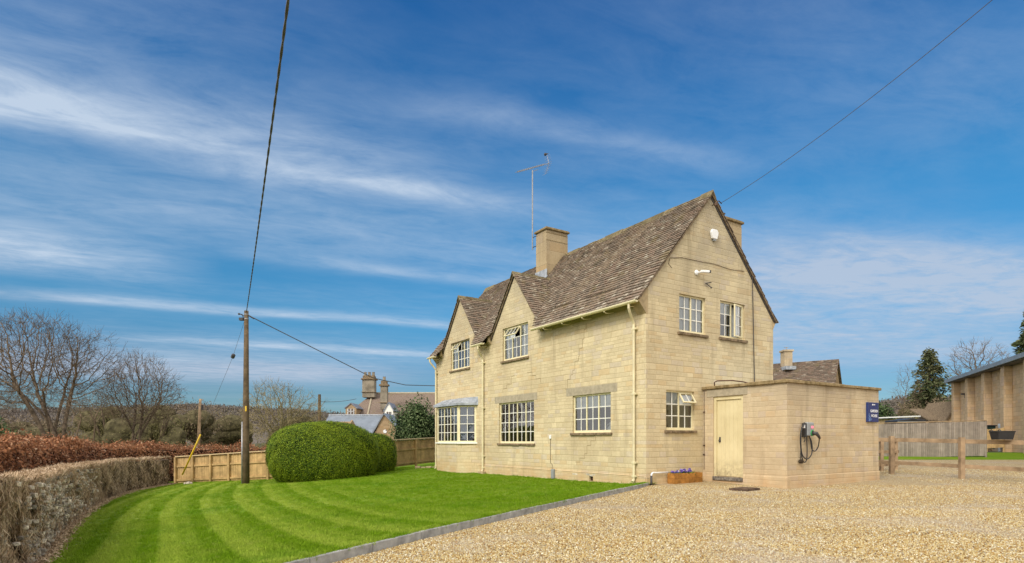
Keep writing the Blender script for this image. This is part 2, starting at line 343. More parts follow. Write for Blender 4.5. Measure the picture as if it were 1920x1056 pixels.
def f_field(k, b):
    pos = k.n('ShaderNodeNewGeometry').outputs['Position']
    c = k.mix(k.rng(k.noise(pos, .05, 5), .4, .6), (.085, .10, .035), (.13, .11, .055))
    c = k.mix(k.rng(k.noise(pos, 1.5, 6), .35, .7), c, (.07, .08, .03))
    S(k, b, Base_Color=c, Roughness=.95)
M['field'] = mat('rough_field', f_field)

# ------------------------------------------------------------------ mesh building
class MB:
    def __init__(s): s.v = []; s.f = []; s.mi = []; s.mats = []
    def mid(s, m):
        if m not in s.mats: s.mats.append(m)
        return s.mats.index(m)
    def add(s, vs, fs, m=None):
        o = len(s.v); s.v.extend([tuple(p) for p in vs]); i = s.mid(m)
        for f in fs: s.f.append(tuple(o + a for a in f)); s.mi.append(i)
    def obox(s, O, ex, ey, ez, m=None):
        O, ex, ey, ez = Vector(O), Vector(ex), Vector(ey), Vector(ez)
        p = [O, O + ex, O + ex + ey, O + ey]; p += [a + ez for a in p]
        fs = [(3, 2, 1, 0), (4, 5, 6, 7), (0, 1, 5, 4), (1, 2, 6, 5), (2, 3, 7, 6), (3, 0, 4, 7)]
        if ex.cross(ey).dot(ez) < 0: fs = [f[::-1] for f in fs]
        s.add(p, fs, m)
    def box(s, a, b, m=None):
        a, b = [min(x, y) for x, y in zip(a, b)], [max(x, y) for x, y in zip(a, b)]
        s.obox(a, (b[0] - a[0], 0, 0), (0, b[1] - a[1], 0), (0, 0, b[2] - a[2]), m)
    def tube(s, pts, r, sides=8, m=None, cap=True):
        pts = [Vector(p) for p in pts]; n = len(pts)
        rs = r if isinstance(r, (list, tuple)) else [r] * n
        vs = []; fs = []; up = None
        for i, p in enumerate(pts):
            d = (pts[min(i + 1, n - 1)] - pts[max(i - 1, 0)])
            if d.length < 1e-9: d = Vector((0, 0, 1))
            d.normalize()
            if up is None: up = d.orthogonal().normalized()
            up = (up - d * up.dot(d)); up = up.normalized() if up.length > 1e-6 else d.orthogonal().normalized()
            q = d.cross(up)
            for j in range(sides):
                a = 2 * math.pi * j / sides
                vs.append(p + (up * math.cos(a) + q * math.sin(a)) * rs[i])
        for i in range(n - 1):
            for j in range(sides):
                k2 = (j + 1) % sides
                fs.append((i * sides + j, i * sides + k2, (i + 1) * sides + k2, (i + 1) * sides + j))
        if cap: fs += [tuple(range(sides))[::-1], tuple((n - 1) * sides + j for j in range(sides))]
        s.add(vs, fs, m)
    def prism(s, poly, axis, a, b, m=None):
        """2-D outline extruded along an axis from a to b"""
        def P(u, v, w): return {0: (w, u, v), 1: (u, w, v), 2: (u, v, w)}[axis]
        n = len(poly); vs = [P(u, v, a) for u, v in poly] + [P(u, v, b) for u, v in poly]
        s.add(vs, [tuple(range(n)), tuple(range(2 * n - 1, n - 1, -1))] + [(i, i + n, (i + 1) % n + n, (i + 1) % n) for i in range(n)], m)
    def lathe(s, prof, seg=16, O=(0, 0, 0), m=None, rot=None):
        vs = []; fs = []; n = len(prof); O = Vector(O)
        for r, z in prof:
            for j in range(seg):
                a = 2 * math.pi * j / seg; p = Vector((r * math.cos(a), r * math.sin(a), z))
                vs.append(O + (rot @ p if rot else p))
        for i in range(n - 1):
            for j in range(seg):
                fs.append((i * seg + j, i * seg + (j + 1) % seg, (i + 1) * seg + (j + 1) % seg, (i + 1) * seg + j))
        fs += [tuple(range(seg))[::-1], tuple((n - 1) * seg + j for j in range(seg))]
        s.add(vs, fs, m)
    def build(s, name, m=None, parent=None, smooth=False, recalc=True, bevel=0.0):
        me = bpy.data.meshes.new(name); me.from_pydata(s.v, [], s.f)
        mats = [x if x is not None else m for x in s.mats] or [m]
        for x in mats: me.materials.append(x)
        if len(mats) > 1: me.polygons.foreach_set('material_index', s.mi)
        if recalc:
            bm = bmesh.new(); bm.from_mesh(me); bmesh.ops.recalc_face_normals(bm, faces=bm.faces); bm.to_mesh(me); bm.free()
        if smooth: me.polygons.foreach_set('use_smooth', [True] * len(me.polygons))
        o = bpy.data.objects.new(name, me); COL.objects.link(o)
        if parent: o.parent = parent
        if bevel:
            bv = o.modifiers.new('bevel', 'BEVEL'); bv.width = bevel; bv.segments = 2; bv.limit_method = 'ANGLE'
        return o
def mesh_np(name, verts, k, m, parent=None):
    """faces of k consecutive vertices each, from a numpy array"""
    nf = len(verts) // k; me = bpy.data.meshes.new(name)
    me.vertices.add(nf * k); me.vertices.foreach_set('co', np.ascontiguousarray(verts, dtype=np.float32).ravel())
    me.loops.add(nf * k); me.loops.foreach_set('vertex_index', np.arange(nf * k, dtype=np.int32))
    me.polygons.add(nf); me.polygons.foreach_set('loop_start', np.arange(0, nf * k, k, dtype=np.int32))
    me.materials.append(m); me.update(calc_edges=True)
    o = bpy.data.objects.new(name, me); COL.objects.link(o)
    if parent: o.parent = parent
    return o
def leaves(name, pos, size, m, parent=None, aspect=.6, axis=None, spread=1.0, face=None, jit=.6):
    """leaf-sized faces at pos; axis = preferred direction of the long side"""
    pos = np.asarray(pos, float); n = len(pos)
    a = rng.normal(size=(n, 3)); a /= np.linalg.norm(a, axis=1)[:, None]
    if axis is not None: a = np.asarray(axis) * 1.0 + a * spread; a /= np.linalg.norm(a, axis=1)[:, None]
    b = np.cross(a, rng.normal(size=(n, 3))) if face is None else np.cross(a, np.asarray(face) + rng.normal(size=(n, 3)) * jit * .58)
    if face is not None and axis is None: f_ = np.cross(a, b); a = np.cross(b, np.asarray(face) + rng.normal(size=(n, 3)) * jit * .58); a /= np.linalg.norm(a, axis=1)[:, None] + 1e-9
    b /= np.linalg.norm(b, axis=1)[:, None] + 1e-9
    L = (np.asarray(size) * rng.uniform(.6, 1.35, n))[:, None] * .5; Wd = L * aspect
    v = np.stack([pos - a * L, pos + b * Wd - a * L * .1, pos + a * L, pos - b * Wd - a * L * .1], 1).reshape(-1, 3)
    return mesh_np(name, v, 4, m, parent)
def thing(name, label, cat, loc=(0, 0, 0), rz=0.0, group=None):
    o = bpy.data.objects.new(name, None); COL.objects.link(o); o.empty_display_size = .2
    o.location = loc; o.rotation_euler = (0, 0, rz); o['label'] = label; o['category'] = cat
    if group: o['group'] = group
    return o
def tag(o, label, cat, group=None):
    o['label'] = label; o['category'] = cat
    if group: o['group'] = group
    return o
def struct(o, kind='structure', label=None):
    o['kind'] = kind
    if label: o['label'] = label
    return o
def at(px, py, Y): return Vector(((px - CX) / F * Y, Y, HC - (py - YH) * Y / F))   # a photo point at depth Y, in metres

# ------------------------------------------------------------------ terrain
CV = math.cos(R(32.5)), math.sin(R(32.5))
vx, ux = Vector((CV[0], CV[1], 0)), Vector((-CV[1], CV[0], 0))          # along the gable; along the long front
C0 = Vector((3.389, 14.958, 0)); WID, LEN = 5.29, 12.35
WALL = np.array([(-4.5, .5, -.5), (-5.0, 4, -.5), (-5.67, 6.55, -.53), (-7.1, 9.1, -.67), (-9, 12, -.73), (-11, 15.3, -.77), (-13.1, 19.2, -.82), (-14.6, 22.8, -.82), (-15.1, 25.6, -.80), (-15.5, 28, -.84)])
KERB = [(-4.2, .9), (-1.834, 5.328), (-1.074, 6.89), (.462, 9.668), (3.42, 14.85)]
ctl = [tuple(p) for p in WALL] + [(-10.5, 23.3, -.53), (-8.33, 21.5, -.38), (-5.6, 24, -.15), (-2.07, 22.54, -.09), (3.4, 15, .05), (.757, 19.1, -.04), (-15.6, 28, -.9),
       (-10.8, 26, -.58), (-5.5, 26.5, -.14), (-3, 27., -.03), (-4, 32, -.02), (-18, 33, -1.0)] + [(x, y, .065) for x, y in KERB]
ctl = np.array(ctl)
def tps_fit(P, lam=.6):
    n = len(P); d = np.linalg.norm(P[:, None, :2] - P[None, :, :2], axis=2); K = np.where(d > 0, d * d * np.log(d + 1e-12), 0)
    A = np.zeros((n + 3, n + 3)); A[:n, :n] = K + lam * np.eye(n); A[:n, n] = 1; A[:n, n + 1:] = P[:, :2]; A[n, :n] = 1; A[n + 1:, :n] = P[:, :2].T
    return np.linalg.solve(A, np.r_[P[:, 2], 0, 0, 0])
TW = tps_fit(ctl)
def ZL(x, y):
    x, y = np.broadcast_arrays(np.asarray(x, float), np.asarray(y, float))
    d = np.sqrt((x[..., None] - ctl[:, 0]) ** 2 + (y[..., None] - ctl[:, 1]) ** 2)
    n = len(ctl); return (np.where(d > 0, d * d * np.log(d + 1e-12), 0) @ TW[:n]) + TW[n] + TW[n + 1] * x + TW[n + 2] * y
def ZG(x, y): y = np.asarray(y, float); return .03 * np.clip(y - 14, 0, 4) + .0147 * np.maximum(y - 18, 0)
def kerb_x(y): return np.interp(y, [p[1] for p in KERB], [p[0] for p in KERB])
def wall_x(y): return np.interp(y, WALL[:, 1], WALL[:, 0])
def grid_mesh(name, xs_lo, xs_hi, ys, nc, zf, m, dz=0.0):
    mb = MB(); t = np.linspace(0, 1, nc + 1)
    for i, y in enumerate(ys):
        x = xs_lo[i] + (xs_hi[i] - xs_lo[i]) * t; z = zf(x, np.full(nc + 1, y)) + dz
        mb.v.extend(zip(x, np.full(nc + 1, y), z))
    for i in range(len(ys) - 1):
        for j in range(nc):
            a = i * (nc + 1) + j; mb.f.append((a, a + 1, a + nc + 2, a + nc + 1)); mb.mi.append(0)
    mb.mats = [m]
    return mb.build(name, m, recalc=False, smooth=True)
ys = np.arange(.6, 32.0, .3)
front_x = lambda y: C0.x - .637 * (y - C0.y) + .35
lo = np.array([wall_x(min(y, 28)) - (y - 28) * .75 * (y > 28) - .25 for y in ys])
hi = np.array([kerb_x(y) if y < 14.85 else (front_x(y) if y < 25.3 else -2.9) for y in ys])
struct(grid_mesh('lawn', lo, hi, ys, 40, ZL, M['lawn']), label='striped mown lawn in front of the stone house')
ysg = np.arange(.6, 27.7, .3)
glo = np.array([kerb_x(y) if y < 14.85 else C0.x + (y - 14.85) * .9 for y in ysg])
struct(grid_mesh('gravel_drive', glo, np.full(len(ysg), 34.), ysg, 20, ZG, M['gravel']), label='golden gravel drive')

def far_z(x, y):
    s = np.clip((x + 12) / 27, 0, 1); s = s * s * (3 - 2 * s)
    z = -1.15 + 1.6 * s
    return np.where((y < 33) & (np.abs(x) < 60), np.minimum(z, -1.35 + 1.25 * np.clip((x + 3) / 8, 0, 1) + .0 * y), z)
def make_ground():
    mb = MB(); rr = np.r_[np.linspace(0, 60, 31), np.geomspace(70, 6000, 28)]; na = 120
    for r in rr:
        for j in range(na):
            a = 2 * math.pi * j / na; x, y = r * math.cos(a), r * math.sin(a) + 10
            mb.v.append((x, y, float(far_z(np.array(x), np.array(y)))))
    for i in range(len(rr) - 1):
        for j in range(na):
            j2 = (j + 1) % na; mb.f.append((i * na + j, i * na + j2, (i + 1) * na + j2, (i + 1) * na + j)); mb.mi.append(0)
    mb.mats = [M['field']]
    struct(mb.build('ground', M['field'], recalc=False, smooth=True))
make_ground()
g2 = np.arange(27.4, 34, .5)
struct(grid_mesh('grass_verge', np.full(len(g2), 9.), np.full(len(g2), 40.), g2, 12, lambda x, y: .262 + .03 * (y - 27.4) + .006 * np.sin(x * 1.7), M['lawn']), label='strip of grass beyond the gravel')
g3 = np.arange(33.2, 48, .7)
struct(grid_mesh('road', np.full(len(g3), 19.), np.full(len(g3), 60.), g3, 8, lambda x, y: .42 - .018 * (y - 33) + 0 * x, M['road']))

def make_hills():
    """wooded ridges far off: rising ground under a mass of winter trees"""
    prof_l = [(-900, 757), (0, 768), (250, 762), (330, 760), (360, 757), (430, 762), (560, 768), (640, 776), (760, 780), (900, 790), (1050, 800)]
    prof_r = [(1560, 800), (1640, 757), (1690, 748), (1740, 742), (1800, 750), (1900, 735), (2100, 725), (2600, 720)]
    for nm, prof, Y0, dep in (('wooded_hill', prof_l, 430., 260.), ('wooded_hill', prof_r, 300., 200.)):
        xs = np.linspace(prof[0][0], prof[-1][0], 160); top = np.interp(xs, [p[0] for p in prof], [p[1] for p in prof])
        mb = MB(); rows = 8
        for r in range(rows + 1):
            t = r / rows; Y = Y0 + dep * t
            for px, ty in zip(xs, top):
                z = -2 + (HC + (YH - ty) * (Y0 + dep * .7) / F + 2 - 6) * (math.sin(min(t / .7, 1) * math.pi / 2) ** 1.3)
                if t == 0: z = -6
                mb.v.append(((px - CX) / F * Y, Y, z))
        nc = len(xs)
        for r in range(rows):
            for j in range(nc - 1): mb.f.append((r * nc + j, r * nc + j + 1, (r + 1) * nc + j + 1, (r + 1) * nc + j)); mb.mi.append(0)
        mb.mats = [M['woods']]
        h = struct(mb.build(nm, M['woods'], recalc=False, smooth=True))
        V = np.array(mb.v).reshape(rows + 1, nc, 3); n = 26000
        i = rng.uniform(1, rows - .01, n); j = rng.uniform(0, nc - 1.01, n); i0, j0 = i.astype(int), j.astype(int); fi, fj = (i - i0)[:, None], (j - j0)[:, None]
        P = V[i0, j0] * (1 - fi) * (1 - fj) + V[i0 + 1, j0] * fi * (1 - fj) + V[i0, j0 + 1] * (1 - fi) * fj + V[i0 + 1, j0 + 1] * fi * fj
        Q = np.repeat(P, 6, 0) + rng.normal(size=(n * 6, 3)) * np.array([2.0, 2.0, 1.5]) + np.array([0, 0, 4.0])
        struct(leaves('woodland', Q, 1.6, M['woods'], None, .5, axis=(0, 0, 1.0), spread=.9), 'stuff', 'leafless woodland covering the far hill')
make_hills()

# ------------------------------------------------------------------ scattered stuff: grass blades and gravel stones
def scatter(name, pts, protos, m, smin, smax, tilt, label):
    me = bpy.data.meshes.new(name); me.from_pydata([tuple(p) for p in pts], [], [])
    o = bpy.data.objects.new(name, me); COL.objects.link(o); struct(o, 'stuff', label)
    lib = bpy.data.collections.new(name + '_kinds')
    for p in protos: lib.objects.link(p)
    g = bpy.data.node_groups.new(name, 'GeometryNodeTree')
    g.interface.new_socket('Geometry', in_out='INPUT', socket_type='NodeSocketGeometry'); g.interface.new_socket('Geometry', in_out='OUTPUT', socket_type='NodeSocketGeometry')
    N = g.nodes.new; L = g.links.new
    gi, go = N('NodeGroupInput'), N('NodeGroupOutput'); ip = N('GeometryNodeInstanceOnPoints'); ci = N('GeometryNodeCollectionInfo')
    ci.inputs['Collection'].default_value = lib; ci.inputs['Separate Children'].default_value = True; ci.inputs['Reset Children'].default_value = True
    rv = N('FunctionNodeRandomValue'); rv.data_type = 'FLOAT_VECTOR'; rv.inputs[0].default_value = (-tilt, -tilt, 0); rv.inputs[1].default_value = (tilt, tilt, 6.283)
    rs = N('FunctionNodeRandomValue'); rs.data_type = 'FLOAT'; rs.inputs[2].default_value = smin; rs.inputs[3].default_value = smax; rs.inputs['Seed'].default_value = 5
    L(gi.outputs[0], ip.inputs['Points']); L(ci.outputs[0], ip.inputs['Instance']); ip.inputs['Pick Instance'].default_value = True
    L(rv.outputs[0], ip.inputs['Rotation']); L(rs.outputs[1], ip.inputs['Scale']); L(ip.outputs[0], go.inputs[0])
    md = o.modifiers.new('scatter', 'NODES'); md.node_group = g
    return o
def tuft(seed):
    r = random.Random(seed); mb = MB()
    for _ in range(16):
        x, y = r.uniform(-.04, .04), r.uniform(-.04, .04); a = r.uniform(0, 6.28); h = r.uniform(.018, .036); w = r.uniform(.0016, .003)
        dx, dy = math.cos(a), math.sin(a); ln = r.uniform(.2, 1.0) * h
        b = r.uniform(0, 6.28); lx, ly = math.cos(b) * ln, math.sin(b) * ln
        mb.add([(x - dx * w, y - dy * w, -.004), (x + dx * w, y + dy * w, -.004), (x + lx * .5 + dx * w * .8, y + ly * .5 + dy * w * .8, h * .65), (x + lx * .5 - dx * w * .8, y + ly * .5 - dy * w * .8, h * .65), (x + lx, y + ly, h)], [(0, 1, 2, 3), (3, 2, 4)])
    o = mb.build('grass_tuft', M['blade'], recalc=False); COL.objects.unlink(o); return o
def stone(seed):
    r = random.Random(seed); bm = bmesh.new(); bmesh.ops.create_icosphere(bm, subdivisions=1, radius=.0080)
    s = (r.uniform(.8, 1.4), r.uniform(.7, 1.1), r.uniform(.45, .75))
    for v in bm.verts: v.co = Vector([c * k * r.uniform(.8, 1.2) for c, k in zip(v.co, s)])
    me = bpy.data.meshes.new('gravel_chip'); bm.to_mesh(me); bm.free(); me.materials.append(M['chip'])
    return bpy.data.objects.new('gravel_chip', me)
def field_pts(y0, y1, dens, xlo, xhi, zf, margin):
    """points in the part of a strip the camera could see, with a margin"""
    n = int(dens * (y1 - y0) * 44); x = rng.uniform(-19, 25, n); y = rng.uniform(y0, y1, n)
    k = (x > xlo(y)) & (x < xhi(y)) & (np.abs(x) < y * .95 + 1.0)
    x, y = x[k], y[k]; return np.c_[x, y, zf(x, y) + margin]
lawn_hi = lambda y: np.where(y < 14.85, kerb_x(y) - .05, np.where(y < 25.3, C0.x - .637 * (y - C0.y), -2.9))
lawn_lo = lambda y: wall_x(np.minimum(y, 28)) + .05
gp = np.concatenate([field_pts(4.0, 8.5, 420, lawn_lo, lawn_hi, ZL, 0), field_pts(8.5, 13, 260, lawn_lo, lawn_hi, ZL, 0), field_pts(13, 20, 110, lawn_lo, lawn_hi, ZL, 0), field_pts(20, 28, 50, lawn_lo, lawn_hi, ZL, 0)])
ek = rng.uniform(4.2, 14.8, 2600); ex_ = np.c_[kerb_x(ek) - .035 - np.abs(rng.normal(0, .05, 2600)), ek]; gp = np.concatenate([gp, np.c_[ex_, ZL(ex_[:, 0], ex_[:, 1]) + .012], np.c_[ex_[:900] + [-.0, .0], np.full(900, .075)]])
scatter('grass', gp, [tuft(i) for i in range(5)], M['blade'], .75, 1.5, .25, 'short mown grass blades of the striped lawn')
def grav_lo(y): return np.where(y < 14.85, kerb_x(y) + .05, 11.0)
def keep_out(p):
    q = p[:, :2] - np.array(C0[:2]); a = q @ np.array(vx[:2]); b = q @ np.array(ux[:2])
    return p[~((a > -.1) & (a < 6.4) & (b > -2.4) & (b < 13) & ~((a < 2.1) & (b < 0)))]
gr = np.concatenate([field_pts(4.2, 7, 3400, grav_lo, lambda y: y * 0 + 25, ZG, .002), field_pts(7, 10, 1900, grav_lo, lambda y: y * 0 + 25, ZG, .002),
                     field_pts(10, 15, 800, grav_lo, lambda y: y * 0 + 25, ZG, .002), field_pts(14.85, 21, 300, grav_lo, lambda y: y * 0 + 25, ZG, .002)])
scatter('gravel', keep_out(gr), [stone(i) for i in range(7)], M['chip'], .6, 1.35, 3.1, 'loose golden gravel stones on the drive')

# concrete edging between lawn and gravel
def make_kerb():
    root = thing('kerb', 'long grey concrete edging strip between the lawn and the gravel', 'kerb')
    pts = [Vector((x, y, 0)) for x, y in KERB]; seg = []
    for a, b in zip(pts, pts[1:]):
        n = max(1, round((b - a).length / .92))
        seg += [(a.lerp(b, i / n), a.lerp(b, (i + 1) / n)) for i in range(n)]
    for a, b in seg:
        d = (b - a); L = d.length; d.normalize(); nrm = Vector((d.y, -d.x, 0)); z = random.uniform(-.004, .004)
        mb = MB(); mb.obox(a + d * .003 - nrm * .025 + Vector((0, 0, -.06)), d * (L - .006), nrm * .05, (0, 0, .155 + z)); mb.build('edging_stone', M['kerb'], root, bevel=.008)
make_kerb()
# ------------------------------------------------------------------ the house (local X runs along the gable, Y along the long front)
RZ = R(32.5)
house = thing('stone_house', 'two storey honey limestone house with stone tiled roof, two front gablets and a bay', 'house', C0, RZ)
EAVE, RIDGE, RX = 4.72, 7.95, 2.47
SL = (RIDGE - EAVE) / (RX + .30)
D1, D2, DA, DT = 10.12, 6.14, 6.83, 1.283            # gablet centres, apex height, slope
def clip(poly, x0, x1, z0, z1):
    for ax, lim, sg in ((0, x0, 1), (0, x1, -1), (1, z0, 1), (1, z1, -1)):
        out = []
        for i, p in enumerate(poly):
            q = poly[(i + 1) % len(poly)]; a, b = (p[ax] - lim) * sg, (q[ax] - lim) * sg
            if a >= 0: out.append(p)
            if a * b < 0: t = a / (a - b); out.append((p[0] + (q[0] - p[0]) * t, p[1] + (q[1] - p[1]) * t))
        poly = out
        if len(poly) < 3: return []
    return poly
def wall_poly(mb, tf, outline, holes, depth, m=None, reveal_only=None):
    xs = sorted({p[0] for p in outline} | {h[i] for h in holes for i in (0, 1)}); zs = sorted({p[1] for p in outline} | {h[i] for h in holes for i in (2, 3)})
    for x0, x1 in zip(xs, xs[1:]):
        for z0, z1 in zip(zs, zs[1:]):
            cx, cz = (x0 + x1) / 2, (z0 + z1) / 2
            if any(h[0] < cx < h[1] and h[2] < cz < h[3] for h in holes): continue
            c = clip(outline, x0, x1, z0, z1)
            if len(c) >= 3: mb.add([tf(u, 0, w) for u, w in c], [tuple(range(len(c)))], m)
    ozt = max(p[1] for p in outline); ozb = min(p[1] for p in outline)
    for a0, a1, z0, z1 in holes:
        zb, zt = max(z0, ozb), min(z1, ozt)
        if zt <= zb: continue
        q = [((a0, zb), (a0, zt)), ((a1, zb), (a1, zt))]
        if z0 >= ozb: q.append(((a0, z0), (a1, z0)))
        if z1 <= ozt: q.append(((a0, z1), (a1, z1)))
        for (u0, w0), (u1, w1) in q: mb.add([tf(u0, 0, w0), tf(u1, 0, w1), tf(u1, depth, w1), tf(u0, depth, w0)], [(0, 1, 2, 3)], m)
TF = lambda s, d, z: (d, s, z)          # long front: s along Y, d inwards
TG = lambda s, d, z: (s, d, z)          # gable: s along X
def VF(tf, p): return Vector(tf(*p))

def lattice(mb, gb, O, ex, ez, en, w, h, cols, rows, fr=(.045, .045, .045, .07), bar=.024, mull=(), mw=.045, th=.05, omit=()):
    """glazed frame in any plane: stiles, rails, mullions and glazing bars; one pane sheet set back"""
    O, ex, ez, en = Vector(O), Vector(ex).normalized(), Vector(ez).normalized(), Vector(en).normalized()
    l, r, t, b = fr
    def bx(x0, x1, z0, z1, d0, d1): mb.obox(O + ex * x0 + ez * z0 - en * d1, ex * (x1 - x0), ez * (z1 - z0), en * (d1 - d0), M['cream'])
    bx(0, l, 0, h, 0, th); bx(w - r, w, 0, h, 0, th); bx(l, w - r, h - t, h, .001, th); bx(l, w - r, 0, b, .001, th)
    iw, ih = w - l - r, h - t - b
    cx = [l + iw * i / cols for i in range(cols + 1)]; rz = [b + ih * i / rows for i in range(rows + 1)]
    omit_c = {(c, q) for c0, c1, r0 in omit for c in range(c0, c1) for q in range(r0, rows)}
    for i in range(1, cols):
        ww = mw if i in mull else bar
        for j in range(rows):
            if (i - 1, j) in omit_c and (i, j) in omit_c: continue
            m_ = M['cream'] if i in mull else M['white']
            d0, d1 = (.002, th) if i in mull else (.012, .034)
            mb.obox(O + ex * (cx[i] - ww / 2) + ez * (rz[j]) - en * d1, ex * ww, ez * (rz[j + 1] - rz[j]), en * (d1 - d0), m_)
    for j in range(1, rows):
        for i in range(cols):
            if (i, j) in omit_c and (i, j - 1) in omit_c: continue
            a = cx[i] + (mw / 2 if i in mull else bar / 2 if i else 0); c = cx[i + 1] - (mw / 2 if i + 1 in mull else bar / 2 if i + 1 < cols else 0)
            bb = bar * 1.5 if any((i, j) in omit_c for _ in (0,)) else bar
            mb.obox(O + ex * a + ez * (rz[j] - bb / 2) - en * .034, ex * (c - a), ez * bb, en * .021, M['white'])
    for i in range(cols):
        for j in range(rows):
            if (i, j) in omit_c: continue
            p = [O + ex * cx[i] + ez * rz[j], O + ex * cx[i + 1] + ez * rz[j], O + ex * cx[i + 1] + ez * rz[j + 1], O + ex * cx[i] + ez * rz[j + 1]]
            jit = Vector((random.uniform(-1, 1), random.uniform(-1, 1), random.uniform(-1, 1))) * .0012
            gb.add([q - en * .023 + jit * (k - 1.5) for k, q in enumerate(p)], [(0, 1, 2, 3)], M['glass'])
    return cx, rz

def window(parent, tf, a0, a1, z0, z1, cols, rows, mull, omit=(), vent=None, flip=False, label=None, recess=.06, sill=True, sill_m='sill'):
    """a casement window filling a wall opening: frame mesh, panes, stone sill, an open vent"""
    s0 = a1 if flip else a0                       # left edge as seen from outside
    ex = Vector(tf(-1 if flip else 1, 0, 0)) - Vector(tf(0, 0, 0)); en = Vector(tf(0, -1, 0)) - Vector(tf(0, 0, 0)); ez = Vector((0, 0, 1))
    O = Vector(tf(s0, recess, z0)); w, h = a1 - a0, z1 - z0
    fb, gb = MB(), MB()
    cx, rz = lattice(fb, gb, O, ex, ez, en, w, h, cols, rows, mull=mull, omit=omit)
    fo = fb.build('window', None, parent, bevel=.003)
    if label: fo['label'] = label
    gb.build('pane', None, fo, recalc=False)
    if vent:
        kind, c0, c1, r0, ang = vent
        vb, vg = MB(), MB()
        x0, x1 = cx[c0], cx[c1]
        if kind == 'top':                         # top-hung light pushed out at the bottom
            hh = rz[rows] - rz[r0]; T = O + ex * x0 + ez * rz[rows] + en * .012
            d = (-ez * math.cos(ang) + en * math.sin(ang)); nn = (en * math.cos(ang) + ez * math.sin(ang))
            lattice(vb, vg, T + d * hh, ex, -d, nn, x1 - x0, hh, c1 - c0, rows - r0, fr=(.03, .03, .03, .035), bar=.016, th=.035)
        else:                                     # side-hung casement, hinged on its far stile
            hh = rz[rows] - rz[r0]; T = O + ex * x1 + ez * rz[r0] + en * .012
            d = (-ex * math.cos(ang) + en * math.sin(ang)); nn = (en * math.cos(ang) + ex * math.sin(ang))
            ww = x1 - x0; lattice(vb, vg, T + d * ww, -d, ez, nn, ww, hh, c1 - c0, rows - r0, fr=(.035, .035, .035, .04), bar=.016, th=.035)
        vo = vb.build('open_casement', None, fo, bevel=.002); vo['label'] = 'glazed light standing open'
        vg.build('pane', None, fo, recalc=False)
    if sill:
        sb = MB(); n = 5; cuts = [a0 - .07 + (w + .14) * i / n for i in range(n + 1)]
        for i in range(n):
            e = random.uniform(-.006, .006); A = tf(cuts[i] + .002, -.055 + e, z0 - .075 + e); B = tf(cuts[i + 1] - .002, .055, z0 - .002)
            sb.box(A, B, M[sill_m])
        sb.build('sill', None, fo, bevel=.012)
    return fo, O, ex, ez, en, cx, rz

W1 = (9.36, 10.96, 3.98, 5.10); W2 = (5.33, 6.92, 3.92, 5.06); W3 = (4.98, 7.17, 1.05, 2.46); W4 = (1.32, 2.98, 1.37, 2.46)
BAY = (9.0, 11.5, 1.1, 2.45)
VENT = (2.03, 2.19, .01, .13)
W5 = (1.21, 2.25, 4.02, 5.03); W6 = (2.86, 3.95, 4.03, 5.06); W7 = (.72, 1.80, 1.42, 2.46)
wb = MB()
wall_poly(wb, TF, [(0, -.6), (LEN, -.6), (LEN, 4.74), (0, 4.74)], [W1, W2, W3, W4, BAY, VENT], .14)
for c, wn in ((D1, W1), (D2, W2)):
    hw = (DA - .05 - 4.74) / DT
    wall_poly(wb, TF, [(c - hw, 4.74), (c + hw, 4.74), (c, DA - .05)], [wn], .14)
wall_poly(wb, TG, [(0, -.6), (WID, -.6), (WID, EAVE + .06), (RX, RIDGE - .04), (0, EAVE + .30 * SL - .04)], [W5, W6, W7], .14)
wb.add([(WID, 0, -.6), (WID, LEN, -.6), (WID, LEN, 4.78), (WID, 0, 4.78)], [(0, 1, 2, 3)])
wb.add([(0, LEN, -.6), (WID, LEN, -.6), (WID, LEN, EAVE + .06), (RX, LEN, RIDGE - .04), (0, LEN, EAVE + .30 * SL - .04)], [(0, 1, 2, 3, 4)])
# shallow plinth course, corbels at the eaves, open step-cracks in the masonry
for p0, p1 in ((.001, 2.025), (2.195, 8.75)): wb.prism([(-.028, -.6), (0, -.6), (0, .24), (-.012, .25), (-.028, .225)], 1, p0, p1, None)
wb.prism([(-.028, .135), (0, .135), (0, .24), (-.012, .25), (-.028, .225)], 1, 2.026, 2.194, None)
for p0, p1, z0, z1 in ((1.93, 2.04, .17, .205), (2.04, 2.18, .137, .185), (2.18, 2.31, .165, .21), (2.72, 2.95, .15, .185), (.52, .98, -.02, .02)): wb.box((-.034, p0, z0), (-.02, p1, z1), M['patch'])
wb.prism([(.001, -.6), (2.13, -.6), (2.13, .22), (.001, .22)], 1, -.024, 0, None)
wb.prism([(-.26, 4.66), (0, 4.36), (.06, 4.36), (.06, 5.08), (0, 5.02), (-.28, 4.70)], 1, -.006, .30, M['plain'])
wb.prism([(WID + .10, 4.66), (WID, 4.50), (WID - .06, 4.50), (WID - .06, 4.86), (WID, 4.82), (WID + .10, 4.72)], 1, -.006, .30, M['plain'])
wb.prism([(-.22, 4.70), (0, 4.42), (.05, 4.42), (.05, 4.76), (-.22, 4.74)], 1, LEN - .25, LEN + .006, M['plain'])
for c in (D1 - 1.62, D1 + 1.62, D2 - 1.62, D2 + 1.62): wb.prism([(-.12, 4.72), (0, 4.60), (.03, 4.60), (.03, 4.95), (-.10, 4.95)], 1, c - .07, c + .07, M['plain'])
def crack(path):
    for (a, b), (c, d) in zip(path, path[1:]):
        if abs(b - d) < 1e-6: wb.box((-.0035, min(a, c), b - .006), (.02, max(a, c), b + .006), M['crack'])
        else: wb.box((-.003, a - .005, min(b, d)), (.02, a + .005, max(b, d)), M['crack'])
def stairs(a, z, steps):
    p = [(a, z)]
    for da, dz in steps: p.append((p[-1][0], p[-1][1] + dz)); p.append((p[-1][0] + da, p[-1][1]))
    return p
